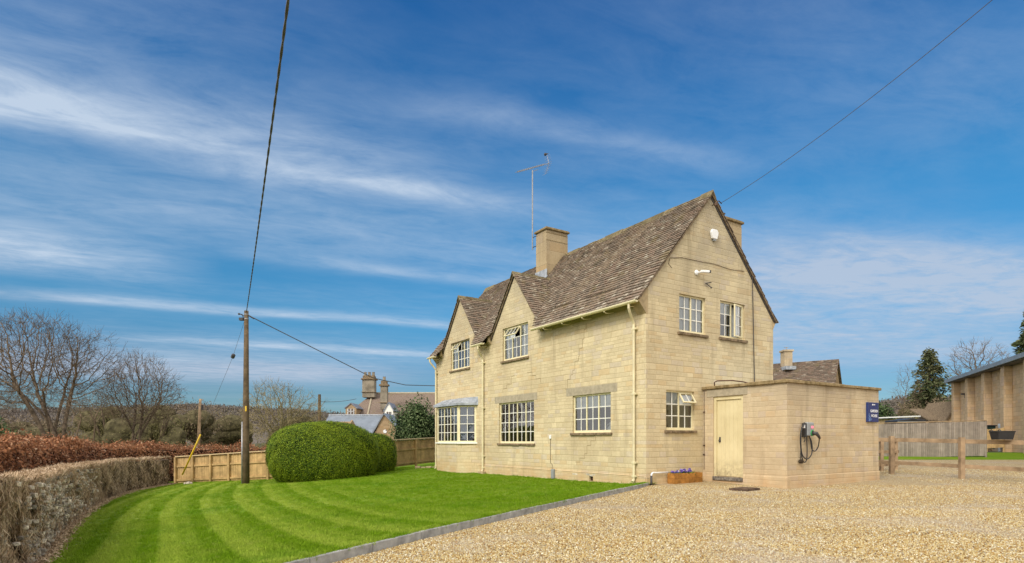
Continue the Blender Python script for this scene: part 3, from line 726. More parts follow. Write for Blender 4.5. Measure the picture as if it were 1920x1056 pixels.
crack(stairs(2.35, 4.50, [(.10, -.16), (.07, -.27), (.0, -.13), (.13, -.12), (.05, -.22), (.17, -.13), (.10, -.25), (.10, -.13), (.15, -.12), (.12, -.28)]))
crack(stairs(1.95, 1.26, [(.20, -.12), (.17, -.13), (.1, -.24), (.22, -.13), (.20, -.12)]))
crack(stairs(6.9, 2.83, [(-.25, .13), (-.3, .12), (.0, .14), (-.2, .13)]))
crack(stairs(4.62, 3.0, [(.25, .13), (.22, .12), (.3, .13)]))
for path in ([(7.6, .985), (8.75, .985)],): crack(path)
wb.box((-.0305, .02, .222), (-.02, 8.6, .234), M['crack'])
walls = wb.build('wall', M['stone'], house, recalc=False)

# rooms behind the glass
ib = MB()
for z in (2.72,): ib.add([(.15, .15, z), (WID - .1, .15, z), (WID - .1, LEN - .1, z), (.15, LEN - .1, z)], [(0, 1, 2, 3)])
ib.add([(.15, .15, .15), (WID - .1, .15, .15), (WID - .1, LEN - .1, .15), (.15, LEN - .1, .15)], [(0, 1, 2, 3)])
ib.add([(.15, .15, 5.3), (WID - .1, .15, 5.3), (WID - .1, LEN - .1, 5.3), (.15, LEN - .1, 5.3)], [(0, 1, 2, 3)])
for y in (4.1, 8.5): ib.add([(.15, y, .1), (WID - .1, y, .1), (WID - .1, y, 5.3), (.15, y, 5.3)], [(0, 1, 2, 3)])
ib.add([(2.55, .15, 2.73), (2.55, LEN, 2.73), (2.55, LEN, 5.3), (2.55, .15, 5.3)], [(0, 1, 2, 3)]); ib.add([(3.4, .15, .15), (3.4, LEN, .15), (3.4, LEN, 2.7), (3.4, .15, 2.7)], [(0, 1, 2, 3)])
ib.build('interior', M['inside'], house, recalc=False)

w1 = window(house, TF, *W1, 6, 3, (2, 4), omit=((2, 4, 2),) if 0 else ((1, 3, 2),), vent=('top', 1, 3, 2, R(38)), flip=True, label='first floor casement under the far gablet, one top light open')
w2 = window(house, TF, *W2, 6, 3, (2, 4), omit=((1, 4, 2),), vent=('top', 1, 4, 2, R(36)), flip=True, label='first floor casement under the near gablet, one top light open')
w3 = window(house, TF, *W3, 8, 4, (2, 4, 6), flip=True, label='wide ground floor casement of thirty two panes with brown blind')
w4 = window(house, TF, *W4, 6, 3, (2, 4), flip=True, label='ground floor casement of eighteen panes with a pale jug inside')
w5 = window(house, TG, *W5, 4, 3, (2,), label='closed upper casement in the end gable')
w6 = window(house, TG, *W6, 4, 3, (2,), omit=((2, 4, 0),), vent=('side', 2, 4, 0, R(13)), label='upper casement in the end gable with one leaf ajar')
w7 = window(house, TG, *W7, 4, 3, (2,), omit=((2, 4, 2),), vent=('top', 2, 4, 2, R(33)), label='ground floor casement in the end gable with top light propped open')
# stone lintels over the two ground floor windows
for a, b in ((4.80, 7.46), (1.06, 3.28)):
    lb = MB(); lb.box((-.006, a, 2.462), (.12, b, 2.70)); lb.build('lintel', M['lintel'], house, bevel=.008)
# blinds and curtains fixed inside the windows
bl = MB()
for i in range(44): z = 1.12 + i * .030; bl.obox((.118, 5.03, z), (.022, 0, .010), (0, 2.09, 0), (.001, 0, -.002))
bl.build('blind', M['blind'], w3[0])
def sheet(name, m, parent, tf, a0, a1, z0, z1, d, folds=14, amp=.012):
    mb = MB(); n = folds * 4
    for i in range(n + 1):
        a = a0 + (a1 - a0) * i / n; dd = d + amp * math.sin(i * math.pi / 2)
        mb.v += [tf(a, dd, z0), tf(a, dd, z1)]
    for i in range(n): mb.f.append((2 * i, 2 * i + 2, 2 * i + 3, 2 * i + 1)); mb.mi.append(0)
    mb.mats = [m]; return mb.build(name, m, parent, recalc=False, smooth=True)
sheet('blind', M['net'], w4[0], TF, W4[0] + .03, W4[1] - .03, 2.06, 2.44, .105, 3, .001)
sheet('blind', M['net'], w5[0], TG, W5[0] + .03, W5[1] - .03, 4.06, 5.0, .13, 9, .006)
sheet('blind', M['net'], w6[0], TG, W6[0] + .03, W6[1] - .5, 4.70, 5.04, .105, 3, .001)
sheet('curtain', M['net'], w6[0], TG, W6[1] - .42, W6[1] - .05, 4.1, 5.0, .22, 5)
sheet('blind', M['net'], w7[0], TG, W7[0] + .03, W7[1] - .03, 2.08, 2.44, .105, 3, .001)
sheet('curtain', M['net'], w1[0], TF, W1[0] + .03, W1[0] + .45, 4.0, 5.06, .14, 6); sheet('curtain', M['net'], w1[0], TF, W1[1] - .42, W1[1] - .03, 4.0, 5.06, .14, 6)
sheet('curtain', M['net'], w2[0], TF, W2[0] + .03, W2[0] + .55, 3.95, 5.02, .14, 7); sheet('curtain', M['net'], w2[0], TF, W2[1] - .6, W2[1] - .03, 3.95, 5.02, .14, 7)

# canted bay
by = [(0, 8.80), (-.53, 9.33), (-.53, 11.17), (0, 11.70)]
bb = MB(); n = 4
for i in range(3):
    (x0, y0), (x1, y1) = by[i], by[i + 1]; bb.add([(x0, y0, -.6), (x1, y1, -.6), (x1, y1, 1.02), (x0, y0, 1.02)], [(0, 1, 2, 3)])
bb.add([(x, y, 1.02) for x, y in by], [(0, 1, 2, 3)])
bay = bb.build('bay_window', M['stone'], house); bay['label'] = 'canted bay with stone base and lead roof'
def ring(off, base=by):
    out = []; c = Vector((0, 10.25))
    for i, (x, y) in enumerate(base):
        o = off; out.append((x - o if i in (1, 2) else x, y + (o * 1.3 if y > 10.25 else -o * 1.3) * (.9 if i in (1, 2) else 1)))
    return out
sb = MB(); sb.prism(ring(.05), 2, 1.021, 1.075); sb.build('sill', M['white'], bay, bevel=.008)
fb, gb = MB(), MB()
faces = [(by[1], by[0], 2, 'near'), (by[2], by[1], 6, 'front'), (by[3], by[2], 2, 'far')]
for (p, q, cols, _) in faces:
    P, Q = Vector((*p, 1.076)), Vector((*q, 1.076)); ex = (Q - P); L = ex.length; ex.normalize(); en = Vector((ex.y, -ex.x, 0))
    if en.dot(P + (Q - P) / 2 - Vector((0, 10.25, 1.076)) + Vector((-.3, 0, 0))) < 0: en = -en
    ins = .012; lattice(fb, gb, P + ex * ins - en * .02, ex, (0, 0, 1), en, L - 2 * ins, 1.40, cols, 4, fr=(.075, .075, .05, .06), mull=(2, 4) if cols == 6 else (), th=.06)
wf = fb.build('frame', None, bay, bevel=.003); gb.build('pane', None, bay, recalc=False)
cb = MB(); low = ring(.10); top = [(.0, 9.0), (-.06, 9.5), (-.06, 11.0), (.0, 11.5)]
cb.add([(x, y, 2.49) for x, y in low] + [(x, y, 2.57) for x, y in low], [(0, 1, 2, 3), (0, 1, 5, 4), (1, 2, 6, 5), (2, 3, 7, 6)])
hi_ = [(.0, 8.70), (-.16, 9.35), (-.16, 11.15), (.0, 11.80)]
cb.add([(x, y, 2.57) for x, y in low] + [(x, y, 2.80) for x, y in hi_], [(0, 1, 5, 4), (1, 2, 6, 5), (2, 3, 7, 6), (4, 5, 6, 7)])
for y in (9.9, 10.55): cb.tube([(-.62, y, 2.585), (-.17, y, 2.80)], .014, 6)
cb.build('lead_roof', M['lead'], bay)
def curtain(y0, y1, name='curtain'):
    sheet(name, M['curtain'], bay, lambda s, d, z: (-.40 + d, s, z), y0, y1, 1.09, 2.44, 0, 6, .02)
curtain(9.42, 9.85); curtain(10.75, 11.1)
sheet('curtain', M['curtain'], bay, lambda s, d, z: (-.40 + s, 9.34 - .9 * s + d, z), 0, .36, 1.09, 2.44, 0, 6, .02)

# ---------------------------------------------------------------- roof
def tiles(mb, O, ea, eu, en, length, slope, row=.106, wmin=.10, wmax=.20, skip=None, m=None, end_ragged=.02, sag=None):
    O, ea, eu, en = [Vector(a) for a in (O, ea, eu, en)]
    ea.normalize(); eu.normalize(); en.normalize(); r = 0; u = 0.0
    while u < slope - .02:
        hgt = row * (1.22 - .30 * u / slope) * random.uniform(.96, 1.04); a = -random.uniform(0, wmax) ; wob = random.uniform(-.004, .004)
        while a < length:
            w = random.uniform(wmin, wmax); a0, a1 = max(a, -random.uniform(0, end_ragged)), min(a + w - .004, length + random.uniform(0, end_ragged)); a += w
            if a1 - a0 < .02: continue
            mid = O + ea * (a0 + a1) / 2 + eu * (u + hgt / 2)
            if skip and skip(mid): continue
            th = random.uniform(.016, .027); lb = random.uniform(-.007, .007) + wob; tl = random.uniform(-.005, .005); up = min(u + hgt * 1.25, slope)
            sg = sag(mid) if sag else 0
            b0, b1 = O + ea * a0 + eu * (u + lb) + en * (.022 + th + sg), O + ea * a1 + eu * (u + lb + tl) + en * (.022 + th + random.uniform(-.004, .004) + sg)
            t0, t1 = O + ea * a0 + eu * up + en * (.012 + sg), O + ea * a1 + eu * up + en * (.012 + sg)
            k0, k1 = b0 - en * (th + .006), b1 - en * (th + .006)
            mb.add([b0, b1, t1, t0, k0, k1], [(0, 1, 2, 3), (0, 4, 5, 1), (0, 3, 4), (1, 5, 2)], m)
        u += hgt; r += 1
ex_front = Vector((1, 0, SL)); slope_len = (RX + .34) * math.sqrt(1 + SL * SL)
def hid(p):
    for c in (D1, D2):
        if p.x < 1.62 and p.z < DA - abs(p.y - c) * DT - .10: return True
    if 1.70 < p.x < 2.7 and 6.64 < p.y < 7.2: return True
    return False
rb = MB()
O = Vector((-.34, -.05, EAVE - .04 * SL))
sagf = lambda p: -.02 * math.sin(max(0, min(1, p.y / LEN)) * math.pi * 2.2) + .012 * math.sin(p.y * 3.1 + p.z * 2.2)
tiles(rb, O, (0, 1, 0), ex_front, (-SL, 0, 1), LEN + .10, slope_len, skip=hid, sag=sagf)
rb.add([O + Vector((0, 0, .005)), O + Vector((0, LEN + .1, .005)), Vector((RX, LEN + .05, RIDGE)), Vector((RX, -.05, RIDGE))], [(0, 1, 2, 3)], M['verge']) if 0 else None
for c0, c1 in ((-.05, D2 - 1.6), (D2 + 1.6, D1 - 1.6), (D1 + 1.6, LEN + .05)):      # decking under the eaves
    rb.add([(-.34, c0, EAVE - .05 * SL), (-.34, c1, EAVE - .05 * SL), (.02, c1, EAVE + .32 * SL), (.02, c0, EAVE + .32 * SL)], [(0, 1, 2, 3)], M['verge'])
z0d = EAVE + .30 * SL
rb.add([(0, -.05, z0d), (0, LEN + .05, z0d), (RX, LEN + .05, RIDGE), (RX, -.05, RIDGE)], [(0, 1, 2, 3)], M['verge'])
EO = .12; bs_ = (RIDGE - EAVE) / (WID + EO - RX)
tiles(rb, (WID + EO + .04, -.05, EAVE - .04 * bs_), (0, 1, 0), (-1, 0, bs_), (bs_, 0, 1), LEN + .1, (WID + EO + .04 - RX) * math.sqrt(1 + bs_ ** 2), row=.2, wmin=.3, wmax=.5)
rb.add([(WID + EO, -.05, EAVE), (WID + EO, LEN + .05, EAVE), (RX, LEN + .05, RIDGE), (RX, -.05, RIDGE)], [(0, 1, 2, 3)], M['verge'])
for c in (D1, D2):                                                                     # the two gablets
    lenx = 1.85; hw = 1.72
    for s in (-1, 1):
        zb = DA - hw * DT
        def hid2(p, s=s): 
            mz = EAVE + (p.x + .30) * SL
            return p.z < mz - .14
        tiles(rb, (-.09, c + s * hw, zb), (1, 0, 0), (0, -s, DT), (0, s * DT, 1), lenx, hw * math.sqrt(1 + DT * DT), skip=hid2, end_ragged=.012)
        rb.add([(-.06, c + s * hw, zb), (lenx, c + s * hw, zb), (lenx, c, DA), (-.06, c, DA)], [(0, 1, 2, 3)], M['verge'])
roof = rb.build('roof', M['tile'], house, recalc=False)
# verge mortar lines under the tile edges
def verge(a, b, off, m='verge', w=.05, h=.045):
    vb = MB()
    a, b = Vector(a), Vector(b); d = (b - a); n_ = max(2, int(d.length / .35)); 
    for i in range(n_):
        p, q = a + d * (i / n_), a + d * ((i + 1) / n_); up = Vector(off).normalized()
        e = random.uniform(-.005, .005); vb.obox(p - up * (h + .002), q - p, Vector((0, -w + e, 0)) if abs(d.y) < .01 else Vector((-w + e, 0, 0)), up * h, M[m])
    vb.build('verge', M[m], roof)
verge((-.30, .0, EAVE), (RX, .0, RIDGE), (-SL, 0, 1)); verge((WID + EO, .0, EAVE), (RX, .0, RIDGE), (bs_, 0, 1))
verge((WID + EO - .06, .0, EAVE - .02), (RX, .0, RIDGE - .10), (bs_, 0, 1), 'dark', .02, .035)
for c in (D1, D2):
    hw = 1.62
    for s in (-1, 1): verge((0, c + s * hw, DA - hw * DT), (0, c, DA), (0, s * DT, 1)); 
    verge((0, c + hw * .98, DA - hw * .98 * DT - .055), (0, c, DA - .055), (0, DT, 1), 'dark', .02, .03)
# ridge stones
def ridge_run(a, b, n):
    rg = MB()
    a, b = Vector(a), Vector(b); d = (b - a) / n; side = Vector((-d.y, d.x, 0)).normalized()
    for i in range(n):
        p = a + d * (i + .01); q = a + d * (i + .985); e = random.uniform(-.014, .014) - .02; t = .13
        for w in (side, -side):
            rg.add([p + Vector((0, 0, .085 + e)), q + Vector((0, 0, .085 + e)), q + w * t + Vector((0, 0, -.115 + e)), p + w * t + Vector((0, 0, -.115 + e)),
                    p + Vector((0, 0, .03 + e)), q + Vector((0, 0, .03 + e)), q + w * t + Vector((0, 0, -.16 + e)), p + w * t + Vector((0, 0, -.16 + e))],
                   [(0, 1, 2, 3), (4, 7, 6, 5), (3, 2, 6, 7), (0, 3, 7, 4), (1, 5, 6, 2)])
    rg.build('ridge_stone', M['ridge'], roof, bevel=.015)
ridge_run((RX, -.09, RIDGE), (RX, 6.58, RIDGE), 15); ridge_run((RX, 7.27, RIDGE), (RX, LEN + .08, RIDGE), 12)
for c in (D1, D2): ridge_run((-.12, c, DA), (1.72, c, DA), 5)
# chimneys
def chimney(name, x0, x1, y0, y1, zb, zt, label):
    mb = MB(); mb.box((x0, y0, zb), (x1, y1, zt - .20)); mb.box((x0 + .004, y0 + .004, zt - .20), (x1 - .004, y1 - .004, zt - .10))
    o = mb.build('chimney', M['chimney'], house, bevel=.012); o['label'] = label
    cp = MB(); cp.box((x0 - .055, y0 - .055, zt - .10), (x1 + .055, y1 + .055, zt - .03)); cp.box((x0 - .02, y0 - .02, zt - .03), (x1 + .02, y1 + .02, zt)); cp.build('cap', M['coping'], o, bevel=.015)
    return o
ch1 = chimney('chimney', 1.66, 2.64, 6.60, 7.26, 6.6, 8.90, 'squat square stack rising through the front slope')
lf = MB(); lf.box((1.645, 6.55, 6.9), (1.658, 7.30, 7.36)); lf.obox((1.655, 6.50, 7.09), (-.22, 0, -.22 * SL), (0, .84, 0), (-.008, 0, .008)); lf.build('flashing', M['lead'], ch1)
jb = MB(); jb.box((1.648, 6.592, 8.42), (2.65, 6.6, 8.432)); jb.box((1.648, 6.592, 8.68), (2.65, 6.6, 8.69)); jb.build('joint', M['crack'], ch1)
ch2 = chimney('chimney', 4.22, 5.06, .92, 1.60, 4.6, 7.98, 'rear stack showing past the gable verge')
pb = MB(); pb.lathe([(.13, 0), (.15, .03), (.12, .06), (.11, .16), (.14, .18), (.10, .20)], 10, (4.42, 1.2, 7.98)); pb.build('chimney_pot', M['coping'], ch2)

# ---------------------------------------------------------------- gutters, downpipes, wires
def gutter(y0, y1):
    mb = MB(); n = 8; prof = [(-.345 + .062 * math.cos(math.pi + math.pi * i / n), 4.655 + .055 * math.sin(math.pi + math.pi * i / n)) for i in range(n + 1)]
    prof = prof + [(x + (.008 if x < -.345 else -.008), z + .012) for x, z in prof[::-1]]
    mb.prism(prof, 1, y0, y1); y = y0 + .28
    mb.add([(x, y0, z) for x, z in prof[:n + 1]], [tuple(range(n + 1))]); mb.add([(x, y1, z) for x, z in prof[:n + 1]], [tuple(range(n + 1))])
    while y < y1: 
        mb.tube([(-.345, y, 4.597), (-.30, y, 4.55), (-.16, y, 4.56), (-.01, y, 4.60)], [.016, .012, .011, .011], 6); mb.lathe([(.018, 0), (.02, .03), (.01, .045)], 8, (-.345, y, 4.565)); y += .93
    return mb.build('gutter', M['cream'], house, smooth=False)
gutter(-.02, D2 - 1.52); gutter(D2 + 1.56, D1 - 1.56); gutter(D1 + 1.60, LEN + .08)
def downpipe(y, zb, swan):
    mb = MB(); px = -.075
    mb.tube([(-.345, y - swan, 4.62), (-.345, y - swan, 4.50), (-.30, y - swan * .8, 4.42), (-.13, y - swan * .1, 4.24), (px, y, 4.14), (px, y, 4.02)], .036, 10)
    mb.tube([(px, y, 4.06), (px, y, zb + .07)], .034, 12); mb.tube([(px, y, zb + .08), (px - .05, y, zb + .03)], .038, 10)
    for z in (4.02, 2.35, .58, zb + .17):
        mb.lathe([(.040, -.035), (.045, -.03), (.045, .03), (.040, .035)], 12, (px, y, z)); mb.box((px - .012, y - .075, z - .022), (0.0, y + .075, z + .022))
    return mb.build('downpipe', M['pipe'], house, smooth=False)
downpipe(.36, .06, .10); downpipe(8.20, -.02, .12); downpipe(LEN - .12, -.1, -.02)
sh = MB(); sh.box((-.20, 8.02, -.4), (-.03, 8.38, .02)); sh.build('gully', M['plain'], house, bevel=.03)
vt = MB(); vt.box((.05, 2.03, 0.0), (.06, 2.19, .14), M['soil'])
for i in range(5): vt.box((.02, 2.035, .015 + i * .024), (.05, 2.185, .026 + i * .024), M['rust'])
vt.build('air_vent', None, house)
pm = MB(); pm.box((-.034, 1.90, .135), (.0, 2.34, .22), M['bright']); pm.build('mortar_patch', M['bright'], house, bevel=.02) if 0 else None
eb = MB(); eb.box((-.10, 3.80, -.02), (-.03, 3.93, .27)); eb.tube([(-.065, 3.865, -.02), (-.065, 3.865, -.2)], .03, 8, M['dark'])
tag(eb.build('meter_box', M['grey'], None, bevel=.01), 'slim grey electrical box at the foot of the long stone front', 'electrical box')
bpy.data.objects['meter_box'].location = C0; bpy.data.objects['meter_box'].rotation_euler = (0, 0, RZ)
def local(o): o.location = C0; o.rotation_euler = (0, 0, RZ); return o
so_ = thing('outdoor_socket', 'small white socket with thin lead on the stone front between two windows', 'socket', C0, RZ)
mb = MB(); mb.box((-.035, 4.03, 1.20), (0, 4.11, 1.31)); mb.build('cover', M['bright'], so_, bevel=.01)
mb = MB(); mb.tube([(-.012, 4.07, 1.20), (-.012, 4.07, .45), (-.012, 3.98, .42), (-.05, 3.93, .27)], .006, 6); mb.build('lead', M['iron'], so_)
# gable fittings
al = thing('alarm_box', 'white six sided alarm box high on the gable end', 'alarm', C0 + vx * 2.56 + ux * -.02 + Vector((0, 0, 6.82)), RZ)
mb = MB(); mb.prism([(-.19, .06), (-.12, .17), (.12, .17), (.19, .06), (.11, -.16), (-.11, -.16)], 1, -.07, .02); mb.build('cover', M['bright'], al, bevel=.02)
mb = MB(); mb.box((-.06, -.06, -.225), (.06, .01, -.172)); mb.build('strobe', M['grey'], al, bevel=.008)
al.scale = (.8, .8, .8)
ca = thing('security_camera', 'white security camera on a round mount under the alarm box', 'camera', C0 + vx * 1.86 + ux * -.01 + Vector((0, 0, 5.67)), RZ)
mb = MB(); rx = Matrix.Rotation(R(90), 3, 'X'); mb.lathe([(.095, 0), (.095, .03), (.075, .055), (.03, .06)], 18, m=None, rot=rx); mb.build('mount', M['bright'], ca)
mb = MB(); mb.tube([(0, -.05, 0), (.03, -.10, -.01), (.10, -.13, .01)], .025, 8); mb.build('arm', M['bright'], ca)
mb = MB(); mb.obox((.06, -.19, -.02), (.34, -.10, .015), (.03, .095, 0), (0, 0, .09)); mb.build('body', M['bright'], ca, bevel=.02)
mb = MB(); mb.obox((.398, -.288, -.004), (.055, -.016, .002), (.03, .094, 0), (0, 0, .088)); mb.build('lens_hood', M['dark'], ca, bevel=.01)
ca.scale = (.74, .74, .74)
la = thing('wall_bracket', 'small black iron bracket on the gable below the security camera', 'bracket', C0 + vx * 2.26 + Vector((0, 0, 5.42)), RZ)
mb = MB(); mb.tube([(-.06, -.03, 0), (.06, -.05, .035), (.13, -.08, .05)], .012, 6); mb.build('arm', M['dark'], la)
mb = MB(); mb.tube([(.0, -.03, .0), (.08, -.06, -.06), (.11, -.09, -.09)], .011, 6); mb.lathe([(.02, 0), (.025, .02), (.01, .04)], 8, (.11, -.09, -.12)); mb.build('stay', M['dark'], la)
mb = MB(); mb.tube([(3.95, -.06, 6.30), (4.25, -.03, 5.98), (4.27, -.03, 5.4), (4.30, -.03, 4.4), (4.33, -.03, 3.4), (4.36, -.03, 2.60)], .014, 6)
local(tag(mb.build('wall_cable', M['dark'], None), 'black cable dropping down the gable to the outbuilding roof', 'cable'))
mb = MB(); mb.tube([(.85, -.008, 5.90), (1.3, -.01, 5.985), (2.1, -.01, 6.0), (2.6, -.01, 6.02), (3.3, -.01, 5.98), (3.9, -.01, 6.02)], .0065, 5); mb.tube([(.85, -.008, 5.90), (.80, -.01, 5.74), (.92, -.01, 5.65)], .0065, 5)
local(tag(mb.build('alarm_wire', M['iron'], None), 'thin dark wire strung across the gable above the camera', 'wire'))
# waste pipe at the corner
wp = thing('waste_pipe', 'white waste pipe with dark foot bending round the house corner', 'pipe', C0, RZ)
mb = MB(); mb.tube([(.72, -.06, .33), (.30, -.06, .325), (.14, -.10, .335), (.07, -.12, .31), (.05, -.13, .24)], .022, 8); mb.build('pipe', M['bright'], wp, smooth=True)
mb = MB(); mb.tube([(.05, -.13, .26), (.03, -.15, .12), (.01, -.16, -.02)], .028, 8); mb.build('foot', M['dark'], wp, smooth=True)

# jug on the kitchen sill
jg = thing('jug', 'pale enamel jug with a curved handle inside the kitchen window', 'jug', C0 + vx * .30 + ux * 1.62 + Vector((0, 0, 1.40)), RZ)
mb = MB(); mb.lathe([(.09, 0), (.115, .03), (.11, .10), (.06, .17), (.055, .21), (.07, .25)], 18); mb.build('body', M['jug'], jg, smooth=True)
mb = MB(); mb.tube([(0, .09, .05), (0, .19, .07), (0, .20, .16), (0, .13, .21), (0, .05, .21)], .012, 8); mb.build('handle', M['jug'], jg, smooth=True)
sb_ = MB(); sb_.box((.15, W4[0], 1.30), (.42, W4[1], 1.398)); sb_.build('window_board', M['white'], w4[0])

# ---------------------------------------------------------------- lean-to
OX0, OX1, OY0 = 2.14, 6.385, -2.467
lt = thing('outbuilding', 'flat roofed limestone outbuilding with a cream plank door against the house gable', 'outbuilding', C0, RZ)
DOOR = (-1.26, -.34, .20, 2.31)                  # along Y
mb = MB(); TL = lambda s, d, z: (OX0 + d, s, z)
wall_poly(mb, TL, [(OY0, -.3), (-.001, -.3), (-.001, 2.52), (OY0, 2.52)], [DOOR], .16)
mb.add([(OX0, OY0, -.3), (OX1, OY0, -.3), (OX1, OY0, 2.52), (OX0, OY0, 2.52)], [(0, 1, 2, 3)])
mb.add([(OX1, OY0, -.3), (OX1, -.001, -.3), (OX1, -.001, 2.52), (OX1, OY0, 2.52)], [(0, 1, 2, 3)])
mb.add([(OX0 + .2, -.001, -.3), (OX1, -.001, -.3), (OX1, -.001, 2.52), (OX0 + .2, -.001, 2.52)], [(0, 1, 2, 3)])
mb.prism([(OX0 - .022, -.3), (OX0 - .002, -.3), (OX0 - .002, .27), (OX0 - .012, .285), (OX0 - .022, .26)], 1, OY0 - .022, DOOR[0] - .01)
mb.prism([(OX0 - .022, -.3), (OX0 - .002, -.3), (OX0 - .002, .20), (OX0 - .012, .205), (OX0 - .022, .19)], 1, DOOR[1] + .01, -.002)
mb.prism([(OY0 - .022, -.3), (OY0 - .002, -.3), (OY0 - .002, .30), (OY0 - .012, .315), (OY0 - .022, .29)], 0, OX0 - .002, OX1 + .01)
mb.build('wall', M['stone_rough'], lt, recalc=False)
mb = MB()
def slab(x0, x1, y0, y1, along):
    L = (x1 - x0) if along == 0 else (y1 - y0); n_ = max(2, int(L / .62))
    for i in range(n_):
        e, g, q = random.uniform(-.007, .007), random.uniform(-.016, .012), random.uniform(0, .02); a, b = i / n_, (i + 1) / n_
        if along == 0: mb.box((x0 + L * a + .003, y0 + g, 2.522), (x0 + L * b - .003, y1, 2.60 + e))
        else: mb.box((x0 + g, y0 + L * a + .003, 2.522), (x1, y0 + L * b - .003, 2.60 + e))
slab(OX0 - .06, OX1 + .06, OY0 - .06, OY0 + .30, 0); slab(OX0 - .06, OX0 + .30, OY0 + .301, -.002, 1); slab(OX1 - .3, OX1 + .06, OY0 + .301, -.002, 1)
cp = mb.build('coping', M['coping'], lt, bevel=.014)
mb = MB(); mb.box((OX0 + .30, OY0 + .30, 2.50), (OX1 - .3, -.002, 2.56)); mb.build('roof', M['lead'], lt)
mb = MB(); mb.box((OX0 - .012, -1.39, 2.312), (OX0 + .12, -.13, 2.515)); mb.build('lintel', M['lintel'], lt, bevel=.008)
mb = MB(); mb.box((OX0 - .04, DOOR[0], .10), (OX0 + .16, DOOR[1], .198)); mb.build('step', simple('worn_step', (.30, .27, .23), .95, .5, 16, bmp=.8, col2=(.05, .04, .035)), lt, bevel=.012)
fr = MB(); x0, x1 = OX0 + .03, OX0 + .12
fr.box((x0, DOOR[0], DOOR[2]), (x1, DOOR[0] + .075, DOOR[3])); fr.box((x0, DOOR[1] - .075, DOOR[2]), (x1, DOOR[1], DOOR[3])); fr.box((x0, DOOR[0] + .076, DOOR[3] - .09), (x1, DOOR[1] - .076, DOOR[3]))
fr.build('door_frame', M['door'], lt, bevel=.004)
dr = MB(); y = DOOR[0] + .078; n_ = 6; pw = (DOOR[1] - DOOR[0] - .156) / n_
for i in range(n_): dr.box((OX0 + .065 + random.uniform(0, .002), y + pw * i + .0012, DOOR[2] + .01), (OX0 + .105, y + pw * (i + 1) - .0012, DOOR[3] - .092))
door = dr.build('door', M['door'], lt, bevel=.004)
mb = MB(); yh = DOOR[1] - .17; mb.box((OX0 + .055, yh - .022, 1.10), (OX0 + .066, yh + .022, 1.24)); mb.tube([(OX0 + .055, yh, 1.19), (OX0 + .03, yh, 1.19), (OX0 + .03, yh + .02, 1.14), (OX0 + .03, yh, 1.10), (OX0 + .03, yh - .02, 1.14), (OX0 + .03, yh, 1.19)], .009, 6); mb.build('handle', M['dark'], door)
mb = MB(); mb.tube([(OX0 + .10, -.30, 2.58), (OX0 + .10, -.30, 2.71), (OX0 + .13, -.36, 2.745), (OX0 + .32, -.7, 2.74), (OX0 + .62, -.85, 2.70), (OX0 + 1.0, -.9, 2.62)], .016, 7)
local(tag(mb.build('overflow_pipe', M['rust'], None, smooth=True), 'bent dark pipe lying over the outbuilding coping beside the gable', 'pipe'))
mb = MB(); mb.tube([(OX0 - .012, -.05, 2.5), (OX0 - .012, -.05, 1.9), (OX0 - .012, -.048, .36)], .009, 6)
for z in (.75, 1.0, 1.9): mb.box((OX0 - .028, -.075, z), (OX0 - .001, -.025, z + .035))
local(tag(mb.build('corner_cable', M['iron'], None), 'thin brown cable clipped down the corner between house and outbuilding', 'cable'))

def text(s, size, loc, rot, m, parent, ext=.0012, name='lettering', spacing=1.0):
    cu = bpy.data.curves.new(name, 'FONT'); cu.body = s; cu.size = size; cu.align_x = 'CENTER'; cu.align_y = 'CENTER'; cu.extrude = ext; cu.offset = size * .012; cu.space_character = spacing
    cu.materials.append(m); tmp = bpy.data.objects.new(name, cu); me = bpy.data.meshes.new_from_object(tmp); bpy.data.objects.remove(tmp); o = bpy.data.objects.new(name, me); COL.objects.link(o); o.location = loc; o.rotation_euler = rot; o.parent = parent; return o
sg = thing('house_sign', 'dark blue enamel plate reading GARDEN HOUSE on the outbuilding wall', 'sign', C0 + vx * (OX0 + 3.86) + ux * (OY0 - .03) + Vector((0, 0, 1.915)), RZ)
mb = MB(); mb.box((-.285, -.02, -.265), (.285, .03, .265)); mb.build('plate', M['navy'], sg, bevel=.006)
text('GARDEN', .104, (.045, -.0225, .03), (R(90), 0, 0), M['bright'], sg, spacing=.95); text('HOUSE', .104, (.045, -.0225, -.10), (R(90), 0, 0), M['bright'], sg, spacing=.95)
mb = MB(); mb.lathe([(.022, 0), (.022, .002)], 14, (-.045, -.0205, .205), None, rx)
for i in range(5): mb.box((-.01 + i * .022, -.0225, .19), (.002 + i * .022, -.0202, .22))
mb.build('emblem', M['bright'], sg)
mb = MB()
for a in ([(-.23, -.24), (-.21, -.18), (-.23, -.10), (-.215, -.03)], [(-.20, -.24), (-.17, -.17), (-.14, -.13)], [(-.215, -.20), (-.25, -.15)], [(-.15, -.23), (-.12, -.19), (-.08, -.18)], [(-.22, -.14), (-.18, -.10)]):
    mb.tube([(x, -.0215, z) for x, z in a], .0055, 5)
mb.build('flower_motif', simple('pale_blue_print', (.16, .28, .52), .4, .1, 5), sg)

